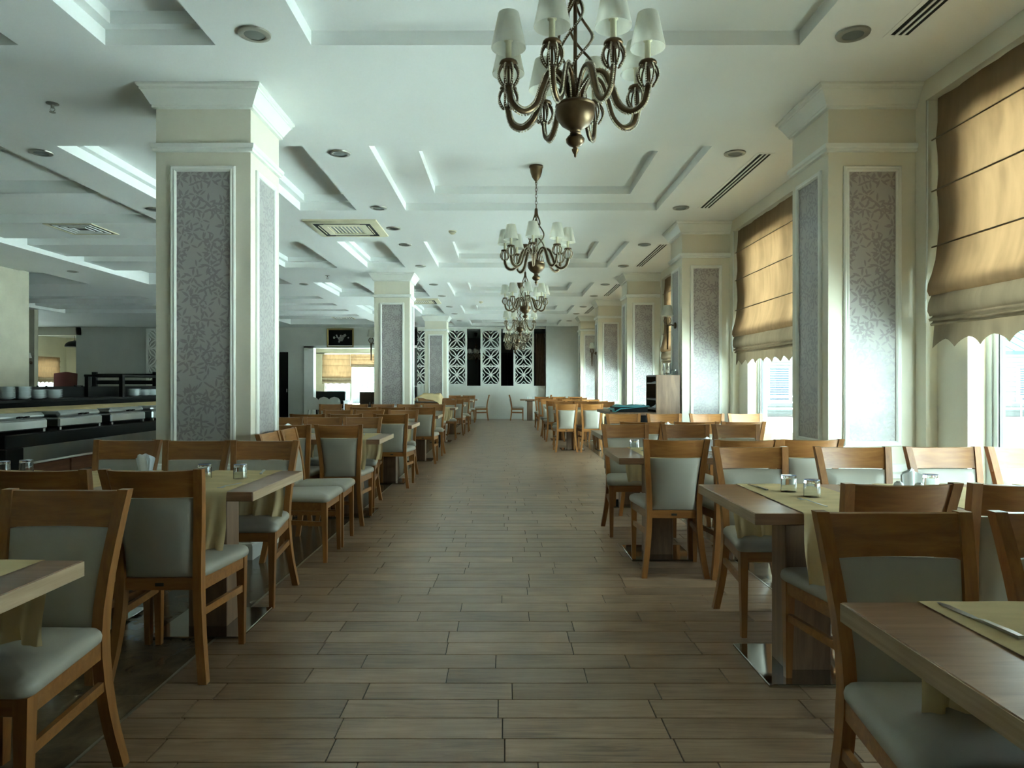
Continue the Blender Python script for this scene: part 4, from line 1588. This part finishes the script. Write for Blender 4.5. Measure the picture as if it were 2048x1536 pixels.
# ================================================================== TABLEWARE
p = MB()
p.lathe([(0.036, 0.0), (0.035, 0.003), (0.0325, 0.003), (0.031, 0.058), (0.0, 0.058)], 20)
tum = empty('tumbler')
tum['category'] = 'glass'
MB().lathe([(0.036, 0.0), (0.0355, 0.03), (0.034, 0.074), (0.0, 0.075), (0.0, 0.063), (0.0305, 0.060), (0.0325, 0.03), (0.033, 0.0)], 24, cap=False).build('bowl', 'glass', tum, 40)
MB().lathe([(0.0, 0.0752), (0.026, 0.0752), (0.033, 0.0745), (0.0335, 0.076), (0.026, 0.0768), (0.0, 0.0768)], 20).build('base', 'blue', tum, 40)
TUM = Kind(tum)
Z = TZ + 0.0045
for (x, y, z_, lab) in (
        (1.334, 3.24, Z, 'upturned tumbler on the second window-side runner, nearer the aisle'), (1.376, 3.09, Z, 'upturned tumbler on the second window-side runner, nearer the fork'),
        (2.02, 3.27, Z, 'upturned tumbler beside the napkin holder on the middle window-side table'),
        (1.0, 5.34, Z, 'upturned tumbler on the third window-side row, at the aisle table'),
        (2.55, 7.2, Z, 'upturned tumbler by the window glass, fourth window-side row, nearer one'), (2.62, 7.32, Z, 'upturned tumbler by the window glass, fourth window-side row, farther one'),
        (-1.62, 3.70, Z, 'upturned tumbler on the aisle runner of the buffet side, behind the chair back'), (-1.425, 3.69, Z, 'upturned tumbler on the aisle runner of the buffet side, beside the fork'),
        (-2.72, 3.9, Z, 'upturned tumbler at the outer table in front of the buffet'), (-2.8, 3.83, Z, 'second upturned tumbler at the outer table in front of the buffet'),
        (2.31, 9.45, 1.402, 'glass jug-like tumbler on top of the waiter station'), (0.78, 24.5, Z, 'tumbler on the far parapet table'), (0.98, 24.55, Z, 'second tumbler on the far parapet table')):
    TUM.put((x, y, z_), 0, lab, 'upturned tumblers')


def fork_mesh():
    m = MB()
    pts = [(0, -0.1, 0.002), (0, -0.06, 0.0025), (0, -0.01, 0.004), (0, 0.035, 0.007), (0, 0.05, 0.005)]
    w = [0.011, 0.009, 0.006, 0.007, 0.018]
    rings = []
    for (x, y, z), ww in zip(pts, w):
        rings.append([(-ww / 2, y, z), (ww / 2, y, z), (ww / 2, y, z + 0.0018), (-ww / 2, y, z + 0.0018)])
    m.loft(rings)
    for i in range(4):
        xx = -0.0078 + i * 0.0052
        m.bar([(xx, 0.049, 0.006), (xx, 0.07, 0.0035), (xx, 0.092, 0.006)], 0.003, 0.0018)
    return m.mesh('fork', 'steel', 40)


def knife_mesh():
    m = MB()
    rings = []
    for y, w, h in ((-0.115, 0.012, 0.006), (-0.09, 0.014, 0.007), (-0.02, 0.011, 0.006), (0.0, 0.012, 0.002), (0.02, 0.017, 0.002), (0.085, 0.018, 0.0018), (0.105, 0.01, 0.0015), (0.112, 0.003, 0.0012)):
        rings.append([(-w / 2, y, 0.0005), (w / 2, y, 0.0005), (w / 2, y, h), (-w / 2, y, h)])
    m.loft(rings)
    return m.mesh('knife', 'steel', 40)


o = obj('fork', fork_mesh())
o['category'] = 'fork'
FORK = Kind(o)
o = obj('knife', knife_mesh())
o['category'] = 'knife'
KNIFE = Kind(o)
Zc_ = TZ + 0.0045
FORK.put((1.30, 2.92, Zc_), 0.18, 'steel fork on the second window-side runner beside the tumblers', 'cutlery')
KNIFE.put((1.235, 3.38, Zc_), 0.06, 'steel knife at the far edge of the second window-side runner', 'cutlery')
KNIFE.put((1.005, 1.47, Zc_), 0.10, 'steel knife on the nearest window-side runner', 'cutlery')
FORK.put((2.02, 2.86, Zc_), 0.1, 'steel fork on the middle runner of the second window-side row', 'cutlery')
FORK.put((1.04, 5.12, Zc_), 0.1, 'steel fork on the third window-side row beside the tumbler', 'cutlery')
FORK.put((-1.365, 3.40, Zc_), 2.95, 'steel fork on the aisle runner of the buffet side', 'cutlery')
KNIFE.put((-1.40, 3.96, Zc_), 0.25, 'steel knife at the far edge of the buffet-side aisle runner', 'cutlery')
FORK.put((-1.43, 6.95, Zc_), 0.2, 'steel fork on the third buffet-side row at the aisle', 'cutlery')


def napkin_proto():
    e = empty('napkin_holder')
    e['category'] = 'napkin holder'
    MB().cbox(-0.05, -0.022, 0.0, 0.05, 0.022, 0.012, 0.003).build('stand', 'porcelain', e)
    for k, (a, dy) in enumerate(((0.28, 0.008), (-0.30, -0.008), (0.05, 0.0))):
        m = MB()
        def fn(u, t, a=a, dy=dy):
            x = (-0.5 + u) * (0.09 + 0.01 * t)
            z = 0.01 + 0.10 * t - 0.03 * t * abs(u - 0.5) * 2
            return (x * cos(a) + 0.03 * sin(a) * t, dy + 0.03 * t * sin(a) + 0.012 * sin(u * 9 + k), z)
        m.grid(fn, 8, 6)
        m.build('napkin', 'napkin', e, 180)
    return e


NAP = Kind(napkin_proto())
for (x, y, r, lab) in ((1.90, 3.22, 0.2, 'white paper napkins in a holder on the middle table of the second window-side row'),
                       (-2.06, 3.92, -0.3, 'white paper napkins in a holder on the middle buffet-side table before the column'),
                       (1.52, 5.2, 0.1, 'white napkin tips behind the third-row window-side chair'),
                       (-2.22, 7.0, 0.4, 'white napkin bundle on the third buffet-side row'),
                       (1.72, 7.3, 0.4, 'white napkin bundle on the fourth window-side row')):
    NAP.put((x, y, TZ + 0.0045), r, lab, 'napkin holders')
p = empty('salt_shaker')
p['category'] = 'shaker'
MB().lathe([(0.0, 0.0), (0.022, 0.0), (0.023, 0.01), (0.021, 0.045), (0.016, 0.055), (0.0, 0.055)], 16).build('body', 'porcelain', p, 40)
MB().lathe([(0.0, 0.055), (0.012, 0.0555), (0.009, 0.060), (0.0, 0.061)], 12).build('cap', 'steel', p, 40)
SH = Kind(p)
SH.put((1.80, 3.15, TZ + 0.0045), 0, 'white salt shaker beside the napkins, nearer the aisle', 'shakers')
SH.put((1.865, 3.1, TZ + 0.0045), 0, 'white pepper shaker beside the napkins, nearer the window', 'shakers')

# ================================================================== BUFFET COUNTER
BX0, BX1 = -4.75, -3.58
BY0, BY1 = 4.92, 9.6
bf = empty('buffet_counter', (0, 0, 0), 0, 'black-topped buffet counter with mahogany front on the dim side', 'counter')
MB().cbox(BX0, BY0, 0.80, BX1, BY1, 0.90, 0.006).build('counter_top', 'black', bf)
MB().box(BX0 + 0.1, BY0 + 0.1, 0.0, BX1 - 0.12, BY1 - 0.05, 0.80).build('body', 'darkwood', bf)
MB().cbox(BX1 - 0.12, BY0 + 0.18, 0.67, BX1 - 0.09, BY1 - 0.06, 0.80, 0.003).build('marble_band', 'steel', bf)
MB().cbox(BX1 - 0.12, BY0 + 0.18, 0.655, BX1 - 0.075, BY1 - 0.06, 0.67, 0.003).build('ledge', 'white', bf)
k = 0
y = BY0 + 0.18
while y + 0.72 < BY1:
    MB().cbox(BX1 - 0.12, y, 0.05, BX1 - 0.095, y + 0.70, 0.65, 0.004).build('front_panel', 'redwood', bf)
    m = MB()
    frame_sweep(m, (BX1 - 0.095, y + 0.1, 0.12), (0, 1, 0), (0, 0, 1), (1, 0, 0), 0.5, 0.42, [(0, 0), (0, 0.012), (0.03, 0.012), (0.03, 0)])
    m.build('panel_moulding', 'darkwood', bf)
    y += 0.72
MB().cbox(BX1 - 0.14, BY0 - 0.005, 0.0, BX1 + 0.005, BY0 + 0.18, 0.80, 0.004).build('end_post', 'black', bf)
# chafing dishes
p = empty('chafing_dish')
p['category'] = 'chafing dish'
MB().cbox(-0.17, -0.30, 0.02, 0.17, 0.30, 0.10, 0.012).build('water_pan', 'steel', p)
MB().cbox(-0.16, -0.29, 0.10, 0.16, 0.29, 0.15, 0.02).build('lid', 'steel', p)
for s in (-1, 1):
    MB().tube([(0.17, s * 0.05, 0.12), (0.195, s * 0.05, 0.125), (0.195, s * 0.02, 0.125), (0.17, s * 0.02, 0.12)], 0.006, 6).build('handle', 'black', p)
    for t in (-1, 1):
        MB().box(s * 0.15 - 0.012, t * 0.27 - 0.012, 0, s * 0.15 + 0.012, t * 0.27 + 0.012, 0.03).build('foot', 'steel', p)
CD = Kind(p)
for i in range(6):
    CD.put((-3.80, 5.15 + i * 0.74, 0.90), 0, '%s steel chafing dish from the camera along the buffet front' % ORD[i], 'chafing dishes')
# cloth over the dishes
rg = random.Random(4)
def clothfn(u, t):
    y = BY0 + 0.0 + 4.4 * u
    x = -4.25 + 0.5 * t
    z = 1.066 + 0.012 * sin(y * 6) * t - (0.0 if t < 0.86 else (t - 0.86) * (0.16 + 0.3 * max(0, sin(y * 4.2 + 0.7)) ** 3))
    return (x, y, z)
tag(MB().grid(clothfn, 90, 14).build('buffet_cloth', 'runner', None, 180), 'straw-yellow cloth laid over the chafing dishes', 'cloth')
# black back shelf with rails
sf = empty('buffet_shelf', (0, 0, 0), 0, 'black plate shelf with rails standing behind the chafing dishes', 'shelf')
MB().cbox(-4.72, BY0 - 0.6, 0.90, -4.42, BY1, 1.10, 0.004).build('back_panel', 'black', sf)
MB().cbox(-4.80, BY0 - 0.6, 1.10, -4.36, BY1, 1.13, 0.004).build('shelf_board', 'black', sf)
MB().cbox(-4.80, BY0 + 2.9, 1.36, -4.36, BY1, 1.385, 0.004).build('shelf_board', 'black', sf)
for y in (BY0 + 2.9, BY1 - 0.05):
    for x in (-4.79, -4.40):
        MB().box(x, y, 1.13, x + 0.04, y + 0.05, 1.37).build('upright', 'black', sf)
MB().cbox(-4.84, BY0 - 0.6, 1.10, -4.80, BY1, 1.25, 0.004).build('upstand', 'black', sf)
# plate stacks
pl = MB().lathe([(0.0, 0.0), (0.04, 0.0), (0.048, 0.004), (0.076, 0.013), (0.078, 0.015), (0.074, 0.015), (0.046, 0.007), (0.0, 0.006)], 20).mesh('plate', 'porcelain', 40)
po = obj('plate', pl)
po['category'] = 'plate'
PL = Kind(po)
for s, (yy, xx, n) in enumerate(((6.28, -4.57, 11), (6.50, -4.57, 11), (6.72, -4.58, 8), (6.95, -4.57, 8), (8.48, -4.58, 8), (8.69, -4.57, 7), (8.9, -4.58, 7))):
    for i in range(n):
        PL.put((xx, yy, 1.131 + i * 0.0105), 0, 'white plate in the %s stack from the camera on the black buffet shelf' % ORD[s], 'plates stacked on the buffet shelf, stack %d' % (s + 1))
# dark timber bench and red armchair behind
bn = empty('slatted_bench', (px(250, 12.5), 12.5, 0), 0, 'black slatted bench behind the buffet shelf', 'bench')
for z in (1.28, 1.40):
    MB().cbox(-0.55, -0.02, z, 0.55, 0.02, z + 0.07, 0.004).build('back_slat', 'black', bn)
for s in (-1, 1):
    MB().cbox(s * 0.55 - 0.04, -0.03, 0, s * 0.55 + 0.04, 0.03, 1.5, 0.004).build('post', 'black', bn)
MB().cbox(-0.55, -0.5, 0.42, 0.55, 0.02, 0.48, 0.004).build('seat', 'black', bn)
for s in (-1, 1):
    MB().cbox(s * 0.5 - 0.03, -0.5, 0, s * 0.5 + 0.03, -0.44, 0.42, 0.004).build('front_leg', 'black', bn)
ra = empty('armchair', (px(127, 13.2), 13.2, 0), 0.3, 'dark red armchair with black arms near the lit room', 'armchair')
m = MB()
m.grid(lambda u, t: (-0.19 + 0.38 * u, 0.05 * sin(pi * u) + 0.1 * t, 0.55 + 0.97 * t - 0.06 * abs(u - 0.5) * t), 10, 8)
m.grid(lambda u, t: (-0.19 + 0.38 * u, 0.05 * sin(pi * u) + 0.1 * t + 0.08, 0.55 + 0.97 * t - 0.06 * abs(u - 0.5) * t), 10, 8)
m.build('backrest', 'red', ra, 60)
MB().cbox(-0.26, -0.45, 0.42, 0.26, 0.1, 0.56, 0.03).build('seat', 'red', ra)
for s in (-1, 1):
    MB().tube([(s * 0.3, -0.42, 0), (s * 0.3, -0.42, 1.25), (s * 0.3, 0.05, 1.25), (s * 0.3, 0.12, 0)], 0.02, 6).build('arm_frame', 'black', ra)

# ================================================================== WAITER STATION
wx0, wx1, wy0, wy1 = 2.0, 2.32, 9.14, 9.80
ws = empty('waiter_station', (0, 0, 0), 0, 'grey-brown oak waiter station with open shelves at the second window-side column', 'cabinet')
MB().cbox(wx0, wy0, 0.0, wx1, wy0 + 0.03, 1.40, 0.003).build('side_panel', 'hutch', ws)
MB().cbox(wx0, wy1 - 0.03, 0.0, wx1, wy1, 1.40, 0.003).build('side_panel', 'darkwood', ws)
MB().box(wx1 - 0.02, wy0 + 0.03, 0.0, wx1, wy1 - 0.03, 1.38).build('back_panel', 'darkwood', ws)
for z in (0.93, 1.06, 1.28, 1.38):
    MB().box(wx0 + 0.005, wy0 + 0.03, z, wx1 - 0.02, wy1 - 0.03, z + 0.022).build('shelf', 'darkwood', ws)
MB().cbox(1.42, wy0 + 0.05, 0.0, 1.99, wy1, 0.86, 0.004).build('body', 'black', ws)
MB().cbox(1.38, wy0, 0.86, 2.0, wy1 + 0.6, 0.90, 0.004).build('counter_top', 'hutch', ws)
for k in range(2):
    d_ = MB().cbox(1.405, wy0 + 0.08 + k * 0.3, 0.08, 1.42, wy0 + 0.36 + k * 0.3, 0.82, 0.003).build('door', 'darkwood', ws)
    MB().tube([(1.40, wy0 + 0.2 + k * 0.3, 0.6), (1.385, wy0 + 0.2 + k * 0.3, 0.62), (1.385, wy0 + 0.2 + k * 0.3, 0.7), (1.40, wy0 + 0.2 + k * 0.3, 0.72)], 0.006, 6).build('handle', 'steel', d_)
tr = empty('cutlery_tray', (1.68, 9.4, 0.90), 0, 'black cutlery tray with teal cloth on the waiter station', 'tray')
m = MB()
frame_sweep(m, (-0.22, -0.2, 0), (1, 0, 0), (0, 1, 0), (0, 0, 1), 0.44, 0.42, [(0, 0), (0, 0.07), (0.012, 0.07), (0.012, 0.01), (0.2, 0.01)])
m.build('tray', 'black', tr)
MB().grid(lambda u, t: (-0.25 + 0.5 * u, -0.22 + 0.45 * t, 0.078 + 0.02 * abs(sin(u * 7) * sin(t * 5)) - 0.25 * max(0, 0.2 - u) - 0.3 * max(0, 0.16 - t) * (1 - u)), 18, 14).build('cloth', 'teal', tr, 180)
for i in range(5):
    FORK.put((1.74 + i * 0.03, 9.36 + 0.02 * i, 0.995), 0.1 * i, '%s piece of steel cutlery on the teal cloth tray' % ORD[i], 'cutlery on the tray')
tc = MB()
tc.grid(lambda u, t: (2.01 + 0.2 * u, 9.25 + 0.3 * t, 0.955 + 0.07 * u * (1 - u) * 4 * (0.5 + 0.5 * sin(t * 4)) + 0.004), 10, 10)
tag(tc.build('folded_napkins', 'napkin', None, 180), 'crumpled white napkin on the waiter station middle shelf', 'napkin')
tc = MB()
tc.grid(lambda u, t: (2.01 + 0.2 * u, 9.22 + 0.3 * t, 1.304 + 0.025 * sin(pi * u) * sin(pi * t)), 10, 10)
tag(tc.build('folded_napkins', 'napkin', None, 180), 'folded white napkin on the waiter station top shelf', 'napkin')
# carafe
cf = MB().lathe([(0.0, 0.0), (0.05, 0.0), (0.055, 0.02), (0.05, 0.14), (0.052, 0.16), (0.048, 0.16), (0.046, 0.14), (0.05, 0.02), (0.0, 0.012)], 20).build('carafe', 'glass', None, 40)
cf.location = (2.2, 9.36, 1.402)
tag(cf, 'clear glass carafe on top of the waiter station', 'carafe')

# ================================================================== SERVICE TROLLEY WITH CLOTH
st = empty('service_trolley', (-1.62, 14.1, 0), 0, 'dark service trolley draped with a yellow cloth between the table rows', 'trolley')
for s in (-1, 1):
    MB().tube([(s * 0.28, -0.2, 0.04), (s * 0.28, -0.2, 0.86), (s * 0.30, -0.1, 1.0), (s * 0.28, 0.1, 1.04), (s * 0.28, 0.2, 0.9), (s * 0.28, 0.2, 0.04)], 0.018, 8).build('side_frame', 'black', st, 60)
for z in (0.25, 0.6, 0.9):
    MB().cbox(-0.27, -0.2, z, 0.27, 0.2, z + 0.025, 0.004).build('shelf', 'darkwood', st)
for sx in (-1, 1):
    for sy in (-1, 1):
        MB().lathe([(0.0, -0.012), (0.03, -0.012), (0.03, 0.012), (0.0, 0.012)], 12).build('wheel', 'black', st).location = (sx * 0.28, sy * 0.2, 0.031)
for w_ in [c for c in st.children if c.name.startswith('wheel')]:
    w_.rotation_euler = (0, pi / 2, 0)
MB().grid(lambda u, t: (-0.27 + 0.60 * u, -0.24 + 0.48 * t, 1.085 - 0.14 * max(0, 0.3 - u) / 0.3 - 0.10 * max(0, (u - 0.9) / 0.1) - 0.2 * max(0, 0.18 - t) / 0.18 * u + 0.012 * sin(u * 11 + t * 5)), 26, 18).build('cloth', 'runner', st, 180)

# ================================================================== FAR WALL FURNISHINGS
pc = empty('framed_picture', (px(681, YB), YB - 0.03, pz(676, YB)), 0, 'dark framed flower picture over the opening in the far wall', 'picture')
m = MB()
frame_sweep(m, (-0.5, 0, -0.355), (1, 0, 0), (0, 0, 1), (0, -1, 0), 1.0, 0.71, [(0, -0.03), (0, 0.02), (0.03, 0.03), (0.06, 0.01), (0.06, -0.02)])
m.build('frame', 'gold', pc)
MB().box(-0.45, -0.005, -0.31, 0.45, 0.02, 0.31).build('canvas', 'black', pc)
rg = random.Random(9)
for i in range(26):
    m = MB()
    a = rg.uniform(0, 6.28)
    r = rg.random() ** 0.6
    c = (0.03 + 0.27 * r * cos(a), 0.015 + 0.17 * r * sin(a))
    n = 5
    rr = rg.uniform(0.03, 0.06)
    pts = []
    for k in range(20):
        b = 2 * pi * k / 20
        q = rr * (0.65 + 0.35 * abs(cos(n * b / 2)))
        pts.append((c[0] + q * cos(b), c[1] + q * sin(b)))
    m.loft([[(a_, -0.005, b_) for a_, b_ in pts], [(a_, -0.009, b_) for a_, b_ in pts]])
    m.build('painted_blossom', 'petal', pc)
sofa = empty('dark_bench_sofa', (px(650, 26.7), 26.7, 0), 0, 'black sofa in the opening below the terrace blind', 'sofa')
MB().cbox(-0.75, 0.1, 0.0, 0.75, 0.3, 1.02, 0.03).build('backrest', 'black', sofa)
MB().cbox(-0.75, -0.45, 0.1, 0.75, 0.1, 0.48, 0.03).build('seat', 'black', sofa)
for s in (-1, 1):
    MB().cbox(s * 0.75 - 0.07, -0.45, 0.0, s * 0.75 + 0.07, 0.3, 0.66, 0.02).build('arm', 'black', sofa)
wc = empty('white_chair')
wc['category'] = 'chair'
m = MB()
m.grid(lambda u, t: ((-0.2 + 0.4 * u) * (1 if t < 0.6 else sqrt(max(0, 1 - ((t - 0.6) / 0.4) ** 2))), 0.10 - 0.06 * sin(pi * u) * 0 + 0.05 * t, 0.44 + 0.42 * t), 12, 14)
m.grid(lambda u, t: ((-0.2 + 0.4 * u) * (1 if t < 0.6 else sqrt(max(0, 1 - ((t - 0.6) / 0.4) ** 2))), 0.125 + 0.05 * t, 0.44 + 0.42 * t), 12, 14)
m.build('backrest', 'white', wc, 60)
MB().cbox(-0.2, -0.28, 0.42, 0.2, 0.13, 0.45, 0.01).build('seat', 'white', wc)
for sx in (-1, 1):
    for sy in (-1, 1):
        MB().tube([(sx * 0.16, -0.07 + sy * 0.16, 0.42), (sx * 0.2, -0.07 + sy * 0.22, 0.0)], 0.014, 6).build('leg', 'steel', wc)
WCK = Kind(wc)
for i, x in enumerate((628, 650, 671)):
    WCK.put((px(x, 23.6), 23.6, 0), pi, 'round-backed white chair in front of the black sofa, %s from the opening jamb' % ('first', 'second', 'third')[i], 'round-backed white chairs')
hs = empty('low_sideboard', (px(745, 26.2), 26.2, 0), 0, 'dark sideboard beneath the terrace glass door', 'sideboard')
MB().cbox(-0.45, -0.2, 0.08, 0.45, 0.2, 1.0, 0.01).build('body', 'darkwood', hs)
for s in (-1, 1):
    d_ = MB().cbox(s * 0.22 - 0.2, -0.215, 0.12, s * 0.22 + 0.2, -0.2, 0.94, 0.004).build('door', 'darkwood', hs)
    MB().box(s * 0.06 - 0.008, -0.228, 0.5, s * 0.06 + 0.008, -0.215, 0.62).build('handle', 'steel', d_)
for s in (-1, 1):
    MB().box(s * 0.4 - 0.03, -0.18, 0, s * 0.4 + 0.03, 0.18, 0.08).build('foot', 'black', hs)
